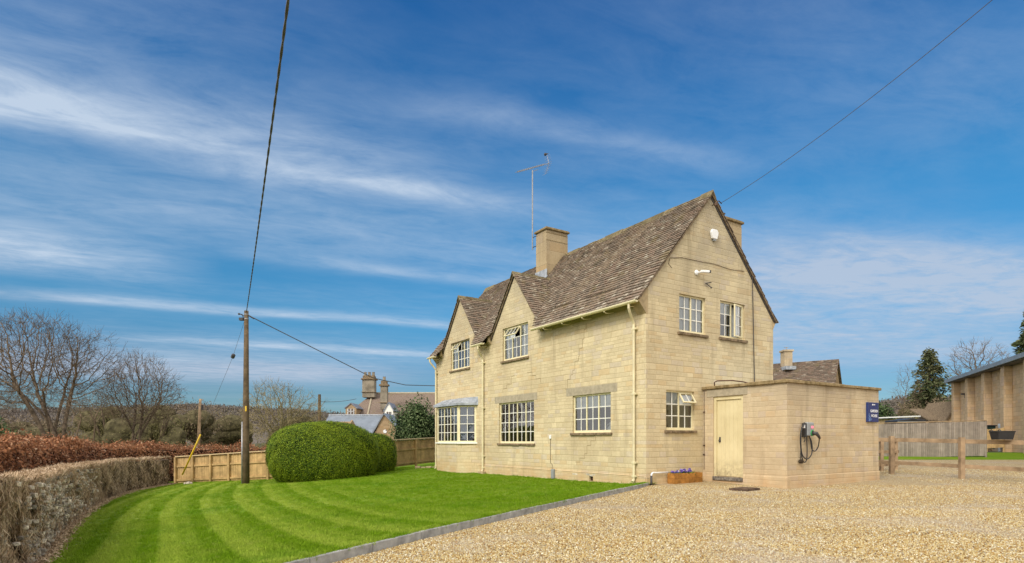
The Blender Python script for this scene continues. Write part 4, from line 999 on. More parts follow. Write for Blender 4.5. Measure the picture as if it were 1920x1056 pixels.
ev = thing('car_charger', 'grey and black car charging point with looped cable on the outbuilding wall', 'charger', C0 + vx * (OX0 + .78) + ux * (OY0 - .0) + Vector((0, 0, 1.42)), RZ)
mb = MB(); mb.box((-.14, -.12, -.16), (.15, 0, .17)); mb.build('case', M['grey'], ev, bevel=.025)
mb = MB(); mb.box((-.185, -.11, -.19), (-.142, 0, .15)); mb.build('back_plate', M['black'], ev, bevel=.012)
mb = MB(); mb.box((-.192, -.09, .03), (-.186, -.02, .11)); mb.build('data_label', M['bright'], ev)
mb = MB(); mb.box((.02, -.124, .03), (.10, -.119, .08)); mb.build('indicator', M['red_lamp'], ev)
mb = MB(); mb.tube([(.06 + .062 * math.cos(a), -.124, -.09 + .062 * math.sin(a)) for a in np.linspace(0, 6.283, 20)], .012, 6); mb.build('socket_ring', M['green'], ev)
mb = MB(); mb.tube([(.06, -.12, -.09), (.11, -.20, -.10), (.20, -.20, -.17), (.26, -.19, -.22)], [.05, .045, .034, .026], 10); mb.build('plug', M['dark'], ev, smooth=True)
cbl = MB()
def loop(pts, r=.013):
    P = [Vector(p) for p in pts]; out = []
    for i in range(len(P) - 1):
        a, b, c, d = P[max(i - 1, 0)], P[i], P[i + 1], P[min(i + 2, len(P) - 1)]
        for t in np.linspace(0, 1, 7)[:-1]: out.append(.5 * ((2 * b) + (c - a) * t + (2 * a - 5 * b + 4 * c - d) * t * t + (-a + 3 * b - 3 * c + d) * t ** 3))
    out.append(P[-1]); cbl.tube(out, r, 7)
loop([(.26, -.18, -.22), (.36, -.10, -.40), (.33, -.05, -.52), (.25, -.05, -.53), (.16, -.05, -.48), (.10, -.06, -.33), (.06, -.05, -.17)])
loop([(-.06, -.05, -.16), (-.04, -.05, -.5), (-.06, -.05, -.73), (-.15, -.05, -.80), (-.24, -.05, -.72), (-.30, -.05, -.50), (-.33, -.05, -.22), (-.29, -.06, .02), (-.17, -.06, .16)])
loop([(-.17, -.075, .15), (-.30, -.07, .0), (-.33, -.07, -.2), (-.31, -.065, -.48), (-.22, -.06, -.66), (-.04, -.06, -.72), (.12, -.06, -.62), (.16, -.06, -.45), (.12, -.06, -.28), (.05, -.05, -.17)])
loop([(-.13, -.04, -.18), (-.13, -.05, -.26), (-.18, -.05, -.31)], .010); loop([(-.30, -.05, -.45), (-.31, -.045, -.6), (-.31, -.045, -.74)], .009)
cbl.build('cable', M['black'], ev, smooth=True)
mb = MB(); mb.lathe([(.02, .05), (.055, .02), (.06, -.02), (.035, -.055)], 10, (-.31, -.06, -.77)); mb.build('cable_plug', M['soil'], ev, smooth=True)

# planter under the ground floor window
pl = thing('planter', 'long wooden planter trough on the gravel under the gable window', 'planter', C0 + vx * 1.25 + ux * -.165 + Vector((0, 0, .035)), RZ)
mb = MB(); L_, D_, H_ = .54, .115, .27
for i in range(2):
    z0, z1 = i * .136 + .002, i * .136 + .134
    mb.box((-L_, -D_, z0), (L_, -D_ + .025, z1)); mb.box((-L_, D_ - .025, z0), (L_, D_, z1)); mb.box((-L_ + .001, -D_ + .026, z0), (-L_ + .026, D_ - .026, z1)); mb.box((L_ - .026, -D_ + .026, z0), (L_ - .001, D_ - .026, z1))
mb.build('box', M['planter'], pl, bevel=.004)
mb = MB(); mb.box((-L_ + .03, -D_ + .03, .02), (L_ - .03, D_ - .03, .235)); mb.build('soil', M['soil'], pl)
k = 0
for (x, hh) in ((-.43, .05), (-.31, .06), (-.12, .10), (-.02, .06), (.18, .08)):
    pn = thing('pansy', ['violet pansy at the house corner end of the planter', 'dark violet pansy second from the corner end of the planter', 'tall lavender pansy in the middle of the planter', 'low pale violet pansy beside the tall middle one', 'deep violet pansy toward the door end of the planter'][k], 'flower', C0 + vx * (1.25 + x) + ux * -.17 + Vector((0, 0, .265)), RZ, 'pansies in the planter')
    P = rng.normal(size=(70, 3)) * np.array([.055, .05, .02]) + np.array([0, 0, .02]); leaves('leaf', P, .06, M['plant'], pn)
    nb = [(3, 4, 5, 2, 4)[k]][0]; Q = np.concatenate([rng.normal(size=(11, 3)) * .018 + np.array([rng.uniform(-.06, .06), rng.uniform(-.05, .03), hh + rng.uniform(0, .03)]) for _ in range(nb)])
    leaves('blossom', Q, .055, M['pansy'], pn, .9); k += 1
mb = MB(); dc = Matrix.Rotation(RZ, 4, 'Z')
mb.box((-.30, -.22, -.02), (.30, .22, .03)); mb.box((-.27, -.19, .03), (.27, .19, .036))
d_ = tag(mb.build('drain_cover', M['iron'], None, bevel=.006), 'rusty square drain cover set in the gravel before the cream door', 'drain cover'); d_.location = at(1396, 919, 13.65); d_.location.z = .02; d_.rotation_euler = (0, 0, RZ + R(8))

# television aerial strapped to the front stack
an = thing('tv_aerial', 'tall television aerial mast strapped to the front chimney', 'aerial', C0 + vx * 1.60 + ux * 7.40 + Vector((0, 0, 0)), RZ)
mb = MB(); mb.tube([(0, 0, 8.25), (0, 0, 11.22)], .024, 8); mb.build('mast', M['alu'], an)
for z in (8.33, 8.70): mb = MB(); mb.tube([(0, 0, z), (.03, -.14, z + .02), (.08, -.16, z + .02)], .014, 6); mb.build('bracket', M['dark'], an)
inv = Matrix.Rotation(-RZ, 3, 'Z')
def aer(px, py, Y): return inv @ (at(px, py, Y) - an.location)
A, B = aer(970, 323, 21.6), aer(1029.5, 306.5, 22.6)
mb = MB(); mb.tube([A, B], .012, 6); d = (B - A).normalized(); e_ = d.cross(Vector((0, 0, 1))).normalized(); f_ = e_.cross(d)
for i in range(13):
    p = A + (B - A) * (i / 15 + .01); mb.tube([p - e_ * .13 + f_ * .02, p + e_ * .13 + f_ * .02], .007, 5); mb.tube([p - f_ * .035, p + f_ * .035], .008, 5)
mb.tube([aer(1009, 318, 22.2), aer(1000, 321, 22.06)], .01, 5); mb.build('boom', M['alu'], an)
p = B; mb = MB(); mb.tube([p, aer(1025, 290, 22.6)], .009, 5); mb.tube([p, aer(1023, 326, 22.6)], .009, 5)
for t in np.linspace(.1, 1, 5):
    for q in (aer(1025, 290, 22.6), aer(1023, 326, 22.6)): r_ = p.lerp(q, t); mb.tube([r_ - e_ * .16, r_ + e_ * .16], .005, 4)
mb.build('reflector', M['alu'], an)
mb = MB(); q = aer(1022.5, 289.5, 22.6); mb.lathe([(.03, -.05), (.055, -.02), (.05, .03), (.02, .05)], 8, q); mb.tube([q + Vector((.02, 0, .02)), q + Vector((.1, -.03, .03))], .02, 6); mb.build('dipole', M['dark'], an)
# ------------------------------------------------------------------ garden boundary: dry hedge over a rubble wall
def along(curve, n_or_t):
    P = np.asarray(curve, float); d = np.r_[0, np.cumsum(np.linalg.norm(np.diff(P[:, :2], axis=0), axis=1))]
    t = np.asarray(n_or_t) * d[-1]
    out = np.stack([np.interp(t, d, P[:, i]) for i in range(P.shape[1])], -1)
    e = .02 * d[-1]; T = np.stack([np.interp(np.minimum(t + e, d[-1]), d, P[:, i]) - np.interp(np.maximum(t - e, 0), d, P[:, i]) for i in (0, 1)], -1)
    T /= np.linalg.norm(T, axis=1)[:, None]
    return out, T, d[-1]
WC = np.concatenate([WALL[1:-2], [(-14.75, 25.0, -.80), (-15.0, 26.4, -.83)]]) - np.array([.13, .05, 0])
HW, TH = 1.25, .60
def lump(x, y, z, s=1.0): return .05 * np.sin(x * 2.1 + z * 3.0) * np.cos(y * 1.7 - z) + .035 * np.sin(x * 6.3 + y * 5.1 + z * 7.7)
def hedge_core(name, m, root, curve, width, h0, h1, n=120, inset=.12, hv=None):
    t = np.linspace(0, 1, n); P, T, L = along(curve, t); N = np.stack([T[:, 1], -T[:, 0]], 1)      # towards the lawn
    mb = MB(); prof = [(-inset, -.25), (-inset, h1 * .35), (-inset, h1 * .7), (-inset - .03, h1 - inset), (-width * .5, h1 - inset * .7), (-width + inset, h1 - inset), (-width + inset, h1 * .5), (-width + inset, -.25)]
    for i in range(n):
        for o, z in prof:
            q = P[i, :2] + N[i] * o; zz = P[i, 2] + z; w = lump(q[0], q[1], zz)
            mb.v.append((q[0] + N[i, 0] * w, q[1] + N[i, 1] * w, zz + w * .5))
    k = len(prof)
    for i in range(n - 1):
        for j in range(k - 1): mb.f.append((i * k + j, (i + 1) * k + j, (i + 1) * k + j + 1, i * k + j + 1)); mb.mi.append(0)
    mb.f.append(tuple(range(k))); mb.mi.append(0); mb.f.append(tuple((n - 1) * k + j for j in range(k))); mb.mi.append(0)
    mb.mats = [m]; return mb.build(name, m, root, recalc=False, smooth=False)
def bare(t):                                              # where the masonry shows through the dry growth
    return np.clip(1 - np.abs((t - .30) / .13) ** 4, 0, 1) * .8 + np.clip(1 - np.abs((t - .50) / .14) ** 2, 0, 1) * .35
hg = thing('clipped_hedge', 'dry leafless clipped hedge hugging the rubble wall beside the lawn', 'hedge')
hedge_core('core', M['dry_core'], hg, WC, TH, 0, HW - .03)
n = 210000; t = rng.beta(1.0, 1.7, n); P, T, L = along(WC, t); N = np.stack([T[:, 1], -T[:, 0]], 1)
top = rng.random(n) < .34; hz = np.where(top, HW + rng.normal(0, .018, n), rng.uniform(-.05, HW, n)); o = np.where(top, -rng.uniform(0, TH, n), rng.normal(.0, .03, n))
keep = rng.random(n) > np.where(top, bare(t) * .35, bare(t) * (.66 - .25 * (hz > 1.0)))
P, N, T, hz, o, top = P[keep], N[keep], T[keep], hz[keep], o[keep], top[keep]
sl = (P[:, 0] * -.55 + P[:, 1] * .83); hol = np.sin(sl * 7.1 + 1.6 * np.sin(sl * 2.3) + hz * 1.1) + .7 * np.sin(sl * 17.0 + hz * 2.7 + 2.0) + .6 * np.sin(hz * 6.0 + sl * 3.7)
keep = (rng.random(len(P)) > np.clip((hol - .15) * .75, 0, .9) * np.where(top, .35, 1)); P, N, T, hz, o, top, hol = [a_[keep] for a_ in (P, N, T, hz, o, top, hol)]
o = o - np.where(top, 0, .05 * np.clip(hol + .6, 0, 2)); hz = hz - np.where(top, .02 * np.clip(hol + .6, 0, 2), 0)
q = np.c_[P[:, :2] + N * o[:, None], P[:, 2] + hz]; w = lump(q[:, 0], q[:, 1], q[:, 2]); q[:, :2] += N * w[:, None]; q[:, 2] += w * .5
ax = np.where(top[:, None], np.c_[T * rng.normal(size=(len(q), 1)), np.full(len(q), .25)], np.c_[T * rng.normal(0, .35, (len(q), 1)), np.ones(len(q))])
leaves('twig', q, np.where(rng.random(len(q)) < .3, .15, .075), M['dry'], hg, .095, axis=ax, spread=.6, face=np.where(top[:, None], [0, 0, 1.0], np.c_[N, np.full(len(N), .25)]), jit=.6)
n = 16000; t = rng.random(n) ** 1.3; P, T, L = along(WC, t); N = np.stack([T[:, 1], -T[:, 0]], 1); q = np.c_[P[:, :2] + N * np.abs(rng.normal(.05, .10, n))[:, None], P[:, 2]]; q[:, 2] = ZL(q[:, 0], q[:, 1]) + rng.uniform(.005, .05, n)
struct(leaves('leaf_litter', q, .07, M['dry'], None, .22), 'stuff', 'dry twigs and litter along the foot of the hedge')
wl = thing('rubble_wall', 'low wall of pale rubble stones showing through the dry hedge', 'wall')
mb = MB()
for tt in np.arange(.13, .64, .0042):
    z = -.05
    while z < 1.12:
        hgt = random.uniform(.05, .13)
        if random.random() < bare(np.array([tt]))[0] * .8 + .05:
            (p,), (T_,), L = along(WC, np.array([tt + random.uniform(-.002, .002)])); Nn = (T_[1], -T_[0]); wv = float(lump(p[0], p[1], p[2] + z)) 
            ln = random.uniform(.08, .17) * (.6 + .03 * p[1]); out = random.uniform(-.02, .045) + wv - .02
            bm = bmesh.new(); bmesh.ops.create_icosphere(bm, subdivisions=1, radius=.5)
            vs = []; fs = [tuple(v.index for v in f.verts) for f in bm.faces]
            for v in bm.verts:
                a, b, c = [x * random.uniform(.8, 1.15) for x in v.co]; a = max(-.36, min(.36, a)) * random.uniform(.85, 1.15); c = max(-.30, min(.30, c)) * random.uniform(.8, 1.3)
                vs.append((p[0] + T_[0] * a * ln + Nn[0] * (out + b * .11), p[1] + T_[1] * a * ln + Nn[1] * (out + b * .11), p[2] + z + hgt / 2 + c * hgt))
            mb.add(vs, fs); bm.free()
        z += hgt
mb.build('rubble', M['rubble'], wl, recalc=False)
mb = MB(); mb.lathe([(.05, -.05), (.22, .02), (.18, .13), (.05, .17)], 7, (-14.0, 25.6, -.80)); tag(mb.build('boulder', M['rubble'], None, bevel=.03), 'single buff stone lying where the hedge meets the fence', 'stone')

# copper beech hedge beyond the wall and the fence
ch = thing('beech_hedge', 'copper leaved beech hedge running behind the wall and the panel fence', 'hedge')
cc = [(-7.6, 4.5, 1.05), (-9.0, 8.5, 1.04), (-11.2, 12.5, 1.06), (-14.4, 18, .98), (-17.3, 24.5, .90), (-18.5, 31, .74), (-17.2, 36, .65), (-12, 38.5, .66), (-5, 39.5, .6)]
CCb = [(x, y, -1.1) for x, y, z in cc]
def ctop(t): 
    P, T, L = along(cc, t); return P[:, 2]
n = 90000; t = rng.beta(1, 1.35, n); P, T, L = along(cc, t); N = np.stack([T[:, 1], -T[:, 0]], 1)
f = rng.random(n); tp = P[:, 2] + .10 * np.sin(P[:, 0] * 1.1 + P[:, 1] * .9) + .10 * np.sin(P[:, 0] * 3.1 + P[:, 1] * 2.3) + .06 * np.sin(P[:, 0] * 7 + P[:, 1] * 5.5)
o = np.where(f < .45, rng.normal(0, .12, n), -rng.uniform(0, 2.0, n)); hz = np.where(f < .45, tp - np.abs(rng.uniform(0, 1.5, n)), tp + rng.normal(-.04, .10, n) + .07 * np.abs(rng.normal(size=n)))
q = np.c_[P[:, :2] + N * o[:, None], hz]; leaves('foliage', q, .085, M['copper'], ch, .62, face=np.where((f < .45)[:, None], np.c_[N, np.full(n, .5)], [0, 0, 1.0]), jit=.95)
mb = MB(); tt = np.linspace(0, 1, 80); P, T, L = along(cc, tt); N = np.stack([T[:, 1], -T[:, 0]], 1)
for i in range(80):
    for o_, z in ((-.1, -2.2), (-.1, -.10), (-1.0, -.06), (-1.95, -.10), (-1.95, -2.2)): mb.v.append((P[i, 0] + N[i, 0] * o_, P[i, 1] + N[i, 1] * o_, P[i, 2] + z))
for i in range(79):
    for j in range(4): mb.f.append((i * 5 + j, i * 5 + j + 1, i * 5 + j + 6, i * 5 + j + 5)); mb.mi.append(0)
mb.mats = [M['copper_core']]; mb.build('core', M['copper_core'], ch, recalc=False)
n = 2600; t = rng.beta(1, 1.3, n); P, T, L = along(cc, t); N = np.stack([T[:, 1], -T[:, 0]], 1); q = np.c_[P[:, :2] + N * -rng.uniform(0, 1.9, n)[:, None], P[:, 2] + rng.uniform(-.1, .2, n)]
leaves('shoot', q, .35, M['brush'], ch, .03, axis=(0, 0, 1), spread=.35)

# ------------------------------------------------------------------ panel fence
def board_fence(name, label, pts, h, post_every, m, cap=True, side=1, rails=(.12, .62), board=.105, group=None, post_w=.10, cap_m='fence_cap', gap=.008):
    """close boards behind posts and rails; pts are ground points, side = which side the posts stand"""
    root = thing(name, label, 'fence', pts[0], 0, group); base = Vector(pts[0])
    P = [Vector(p) - base for p in pts]; posts = []
    for a, b in zip(P, P[1:]):
        L = (b - a).length; n = max(1, round(L / post_every)); d = (b - a).normalized(); nr = Vector((d.y, -d.x, 0)).normalized() * side; up = Vector((0, 0, 1))
        for i in range(n):
            p, q = a.lerp(b, i / n), a.lerp(b, (i + 1) / n); w = (q - p).length
            mb = MB(); k = max(1, round(w / board)); bw = w / k
            for j in range(k): mb.obox(p + d * (bw * j + gap / 2) + up * (.06 + random.uniform(-.004, .004)) + nr * random.uniform(0, .004), d * (bw - gap), -nr * .02, up * (h - .09), m)
            mb.build('board_panel', m, root, recalc=True)
            mb = MB()
            for rz_ in rails: mb.obox(p + up * (h * rz_) + nr * .006, q - p, nr * .045, up * .085, m)
            mb.build('rail', m, root)
            if cap: mb = MB(); mb.obox(p + up * h - nr * .035, q - p, nr * .13, up * .045, M[cap_m]); mb.build('cap_rail', M[cap_m], root, bevel=.004)
            posts.append((p, nr))
        posts.append((b, nr)) if (b - P[-1]).length < 1e-6 else None
    for p, nr in posts:
        mb = MB(); d = Vector((nr.y, -nr.x, 0)).normalized(); mb.obox(p - d * post_w / 2 + nr * .008 + Vector((0, 0, -.3)), d * post_w, nr * post_w, (0, 0, h + .295), m); mb.build('post', m, root, bevel=.004)
    return root
def g(px, py, Y): return at(px, py, Y)
A, B = g(331, 908.5, 27.6), g(502, 901, 25.9)
board_fence('panel_fence', 'fresh timber panel fence behind the utility pole and round hedge', [A, B, Vector((-8.6, 26.2, -.45)), g(728, 880, 26.4)], 1.27, 1.12, M['fence'])
board_fence('panel_fence', 'short run of fresh timber panel fence between the round hedge and the house', [g(728, 880, 26.45), g(822, 868, 30.3)], 1.27, 1.9, M['fence'])
mb = MB(); a = g(780, 880, 26.2); 
for i in range(6): mb.box((a.x + i * .24, a.y - .3 + .03 * i, -.25), (a.x + i * .24 + .225, a.y - .05, .0 + random.uniform(-.02, .02)))
tag(mb.build('edging_stones', M['plain'], None, bevel=.02), 'low stone edging at the far house corner below the fence', 'edging')

# ------------------------------------------------------------------ clipped round hedge
def topiary(name, label, loc, rad, rz, n, power=2.6, size=.055):
    root = thing(name, label, 'hedge', loc, rz); a, b, c = rad
    def surf(d):                                      # superellipsoid, rounded shoulders
        d = d / [a, b, c]; d = d / (np.abs(d) ** power).sum(-1, keepdims=True) ** (1 / power); q = d * [a, b, c]
        x, y, z = q[..., 0], q[..., 1], q[..., 2]; r = 1 + .022 * np.sin(x * 2.3 + 1) * np.sin(y * 2.7 + z * 1.9) + .014 * np.sin(x * 6 + y * 5 + z * 7) + .012 * np.sin(x * 13 + 2) * np.sin(y * 14 + z * 11)
        return q * r[..., None] + [0, 0, c * .78]
    nu, nw = 64, 32; mb = MB(); uu = np.linspace(0, 2 * math.pi, nu, endpoint=False); ww = np.linspace(-1.45, 1.55, nw)
    G = np.array([surf(np.stack([np.cos(uu) * math.cos(w) * a, np.sin(uu) * math.cos(w) * b, np.full(nu, math.sin(w) * c)], -1)) for w in ww]); G = (G - [0, 0, c * .78]) * .955 + [0, 0, c * .78]; mb.v = [tuple(p) for p in G.reshape(-1, 3)]
    for i in range(nw - 1):
        for j in range(nu): mb.f.append((i * nu + j, i * nu + (j + 1) % nu, (i + 1) * nu + (j + 1) % nu, (i + 1) * nu + j)); mb.mi.append(0)
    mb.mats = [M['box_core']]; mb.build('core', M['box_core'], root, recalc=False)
    dirs = rng.normal(size=(n * 3, 3)) * np.array([a, b, c]); p = surf(dirs); p = p[p[:, 2] > .02][:n]; nrm = (p - [0, 0, c * .78]) / [a, b, c]; nrm /= np.linalg.norm(nrm, axis=1)[:, None]
    p = p + nrm * rng.normal(-.015, .03, len(p))[:, None]
    leaves('foliage', p, size, M['box_leaf'], root, .62, face=nrm + [0, 0, .15], jit=.6)
    return root
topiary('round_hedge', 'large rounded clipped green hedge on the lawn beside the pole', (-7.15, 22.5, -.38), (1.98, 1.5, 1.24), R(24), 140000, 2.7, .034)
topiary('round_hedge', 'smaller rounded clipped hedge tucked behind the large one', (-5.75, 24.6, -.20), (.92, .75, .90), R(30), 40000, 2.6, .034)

# ------------------------------------------------------------------ utility poles and wires
pb_ = g(461, 906, 22.7); ph = (906 - 583) * 22.7 / F
up_ = thing('utility_pole', 'weathered wooden utility pole standing on the lawn', 'utility pole', (pb_.x, pb_.y, pb_.z))
mb = MB(); mb.tube([(0, 0, -.4), (0, 0, 1.6), (.01, 0, 4), (.02, 0, ph)], [.135, .122, .10, .078], 14); mb.build('shaft', M['pole'], up_, smooth=True)
mb = MB(); mb.tube([(-.115, -.07, -.1), (-.105, -.07, 2.35)], .034, 8); mb.build('cable_guard', M['alu'], up_, smooth=True)
mb = MB(); mb.box((-.24, -.07, ph - .37), (-.09, .07, ph - .27)); mb.tube([(-.06, -.06, ph - .30), (-.10, -.08, ph - .16), (-.22, -.05, ph - .13)], .018, 6); mb.lathe([(.035, -.03), (.045, 0), (.035, .03)], 8, (-.24, -.05, ph - .13)); mb.tube([(-.22, -.02, ph - .13), (-.05, -.06, ph - .20)], .014, 6); mb.build('bracket', M['dark'], up_)
for z in (ph - .16, ph - .33): mb = MB(); mb.tube([(.02, 0, z), (.02, 0, z + .04)], .088, 12); mb.build('strap', M['alu'], up_)
mb = MB(); mb.box((.02, -.115, 2.75), (.075, -.10, 2.95)); mb.build('warning_plate', M['yellow'], up_)
def cable(name, label, pts, r, sag=0.0, n=24, twist=0, m='cable'):
    pts = [Vector(p) for p in pts]; out = []
    for a, b in zip(pts, pts[1:]):
        for i in range(n + (b is pts[-1])): t = i / n; p = a.lerp(b, t); p.z -= sag * 4 * t * (1 - t); out.append(p)
    mb = MB()
    if twist:
        d = (pts[-1] - pts[0]).normalized(); s1 = d.orthogonal().normalized(); s2 = d.cross(s1); fine = []
        for a, b in zip(out, out[1:]):
            kk = max(1, int((b - a).length / .05)); fine += [a.lerp(b, i / kk) for i in range(kk)]
        for ph_ in (0, math.pi):
            mb.tube([p + (s1 * math.cos(i * .42 + ph_) + s2 * math.sin(i * .42 + ph_)) * r * .42 for i, p in enumerate(fine)], r, 5, cap=True)
    else: mb.tube(out, r, 6)
    return tag(mb.build(name, M[m], None, smooth=True), label, 'cable')
topp = Vector((pb_.x + .02, pb_.y, pb_.z + ph - .05))
e1 = Vector((-.378 * 6.1, 6.1, HC + .744 * 6.1)); e2 = e1 + (e1 - topp) * .55; e2.z += .35
cable('service_cable', 'thick twisted black cable passing overhead from the lawn pole', [topp, e1, e2], .0125, .10, twist=1)
q0 = topp + Vector((.07, -.02, -.12))
cable('service_cable', 'sagging cable from the lawn pole towards the back of the house', [q0, g(700, 709, 27), g(760, 722, 29), g(815, 723.5, 31), Vector((-2.6, 36, 4.9))], .019, .0, n=14)
mb = MB(); mb.tube([q0, q0 + Vector((.22, .04, -.13))], .026, 6); mb.build('cable_clamp', M['dark'], up_).location = -Vector(up_.location)
ga = thing('stay_wire', 'thin stay wire with a yellow guard anchoring the lawn pole by the fence', 'stay wire')
s0, s1, s2, s3 = topp + Vector((-.03, 0, -.2)), g(437, 668, 23.2), g(376, 815, 24.6), g(342, 890, 25.2)
mb = MB(); mb.tube([s0, s1, s2, s3], .0055, 5); mb.build('wire', M['cable'], ga)
mb = MB(); mb.tube([s2, s3], .035, 8); mb.build('guard', M['yellow'], ga, smooth=True)
mb = MB(); dd = (s2 - s1).normalized(); mb.tube([s1 - dd * .10, s1 - dd * .07, s1 + dd * .07, s1 + dd * .10], [.03, .075, .075, .03], 8); mb.build('insulator', M['dark'], ga)
hk = C0 + vx * 2.62 + ux * -.09 + Vector((0, 0, 7.68))
gh = thing('gable_hook', 'rusty iron cable hook just below the gable peak', 'hook', hk, RZ)
mb = MB(); mb.tube([(-.10, .09, -.05), (-.10, -.02, -.05), (.0, -.05, .05), (.13, -.04, .0)], .014, 6); mb.lathe([(.02, -.07), (.05, -.04), (.045, .02), (.02, .05)], 8, (-.10, -.04, -.06)); mb.build('hook', M['iron'], gh)
cable('service_cable', 'thin cable rising from the gable peak to beyond the picture', [hk + Vector((.1, 0, 0)), Vector((.811 * 9.6, 9.6, HC + .744 * 9.6)), Vector((8.6, 5.2, 9.4))], .0065, .16)
fp = thing('utility_pole', 'grey wooden pole beyond the fence with a small white plate', 'utility pole', g(373, 870, 40))
h_ = (870 - 748) * 40 / F; mb = MB(); mb.tube([(-.06, 0, -.5), (.0, 0, h_ * .5), (.10, 0, h_)], [.125, .11, .085], 10); mb.build('shaft', M['rail'], fp, smooth=True)
mb = MB(); mb.box((-.16, -.2, 1.05), (.02, -.17, 1.24)); mb.build('plate', M['bright'], fp)
mb = MB(); mb.box((.17, -.05, h_ - .75), (.27, .05, h_ - .42)); mb.build('fitting', M['dark'], fp)
fp2 = tag(MB().build('utility_pole', M['pole'], None), 'distant dark pole beside the grey slate roofs', 'utility pole')
mb = MB(); mb.tube([(0, 0, 0), (0, 0, 4.6)], [.20, .15], 8); fp2.data = mb.build('tmp', M['pole']).data; bpy.data.objects.remove(bpy.data.objects['tmp']); fp2.location = g(599, 822, 62)
cable('overhead_wire', 'faint overhead wire from the distant pole to the manor roof', [g(599, 753, 62), g(668, 748, 66)], .022, .15)

# ------------------------------------------------------------------ trees
def crown_tree(label, base, cen, rad, stems, n_at, seed, step=.26, r0=.0075, twigs=3, tl=.55, bark='bark', twig_m='twig', low=-.75):
    """a leafless tree: limbs grow from the base until they fill a rounded crown"""
    r = np.random.default_rng(seed); base, cen, rad = np.array(base, float), np.array(cen, float), np.array(rad, float)
    d = r.normal(size=(n_at * 3, 3)); d /= np.linalg.norm(d, axis=1)[:, None]; d *= r.random((len(d), 1)) ** (1 / 2.4); d = d[d[:, 2] > low][:n_at]
    A = cen + d * rad * (1 + .10 * np.sin(d[:, :1] * 5 + seed) + .07 * np.sin(d[:, 1:2] * 7))
    nodes, par = [], []
    for i in range(stems):
        a = 6.283 * i / stems + r.uniform(-.4, .4); q = np.array([math.cos(a), math.sin(a), 0]); b0 = base + q * .16 * (stems > 1) + [0, 0, -.3]
        tgt = cen + q * rad * r.uniform(.2, .5) * (stems > 1) + [0, 0, -rad[2] * r.uniform(.35, .65)]; L = np.linalg.norm(tgt - b0); n = max(2, int(L / step)); prev = -1; bow = r.normal(size=3) * .06 * L
        for k_ in range(n + 1): t = k_ / n; nodes.append(b0 + (tgt - b0) * t + bow * math.sin(math.pi * t) * [1, 1, .3] - q * .10 * L * math.sin(math.pi * t) * (stems > 1)); par.append(prev); prev = len(nodes) - 1
    N = np.array(nodes); D = np.linalg.norm(A[:, None] - N[None], axis=2); near, dist = D.argmin(1), D.min(1); alive = np.ones(len(A), bool); nk = np.zeros(12000, int)
    for it in range(140):
        alive &= nk[near] < 3; act = np.where(alive)[0]
        if not len(act): break
        v = A[act] - N[near[act]]; v /= np.linalg.norm(v, axis=1)[:, None] + 1e-9
        S_ = np.zeros_like(N); np.add.at(S_, near[act], v); idx = np.unique(near[act]); g_ = S_[idx]; g_ /= np.linalg.norm(g_, axis=1)[:, None] + 1e-9
        g_ += r.normal(size=g_.shape) * .16 + [0, 0, .06]; g_ /= np.linalg.norm(g_, axis=1)[:, None]; new_ = N[idx] + g_ * step; o0 = len(N); N = np.concatenate([N, new_]); par += list(idx); nk[idx] += 1
        dn = np.linalg.norm(A[act][:, None] - new_[None], axis=2); m_ = dn.min(1); w = m_ < dist[act]; near[act[w]] = o0 + dn.argmin(1)[w]; dist[act[w]] = m_[w]
        alive[act[dist[act] < step * 1.25]] = False
        if len(N) > 11000: break
    n = len(N); kids = [[] for _ in range(n)]
    for i, q in enumerate(par):
        if q >= 0: kids[q].append(i)
    rr = np.zeros(n)
    for i in range(n - 1, -1, -1): rr[i] = (sum(rr[c] ** 2.1 for c in kids[i]) ** (1 / 2.1)) if kids[i] else r0
    tr, cr = MB(), MB(); stack_ = [(i, -1) for i in range(n) if par[i] < 0]
    while stack_:
        i, pa = stack_.pop(); path = ([pa] if pa >= 0 else []) + [i]
        while kids[path[-1]]:
            ks = sorted(kids[path[-1]], key=lambda c: -rr[c]); [stack_.append((c, path[-1])) for c in ks[1:]]; path.append(ks[0])
        R_ = [min(rr[q], rr[i]) for q in path]; thick = R_[0] > .045
        (tr if thick else cr).tube([Vector(N[q]) - Vector(base) for q in path], [max(x, r0) for x in R_], 7 if thick else 4 if R_[0] > .02 else 3, cap=False)
    for i in range(n):
        if rr[i] < .022:
            for _ in range(twigs if not kids[i] else 1):
                o = N[i] - cen; o = o / (np.linalg.norm(o) + 1e-9); q = o * .7 + r.normal(size=3) * .6 + [0, 0, .25]; q /= np.linalg.norm(q); L = tl * r.uniform(.5, 1.2); m1 = N[i] + q * L * .5 + r.normal(size=3) * .04; m2 = N[i] + q * L + [0, 0, .06] + r.normal(size=3) * .06
                cr.tube([Vector(x) - Vector(base) for x in (N[i], m1, m2)], [r0 * .85, r0 * .7, r0 * .45], 3, cap=False)
    root = thing('bare_tree', label, 'tree', tuple(base)); tr.build('trunk', M[bark], root, recalc=False, smooth=True); cr.build('crown', M[twig_m], root, recalc=False); return root
def tree_px(label, bx, by_, Y, x0, x1, top, low_, depth, stems, n_at, seed, zb=None, **kw):
    c = at((x0 + x1) / 2, YH, Y); w = (x1 - x0) / 2 * Y / F; zt, zl = HC + (YH - top) * Y / F, HC + (YH - low_) * Y / F; b = at(bx, 850, Y); b.z = -1.25 if zb is None else zb
    return crown_tree(label, b, (c.x, c.y, (zt + zl) / 2), (w, w * depth, (zt - zl) / 2), stems, n_at, seed, **kw)
tree_px('largest bare tree with several rising stems and a broad rounded crown', 112, 850, 34, -55, 208, 592, 792, .8, 6, 4000, 3, step=.215, r0=.0085, twigs=4)
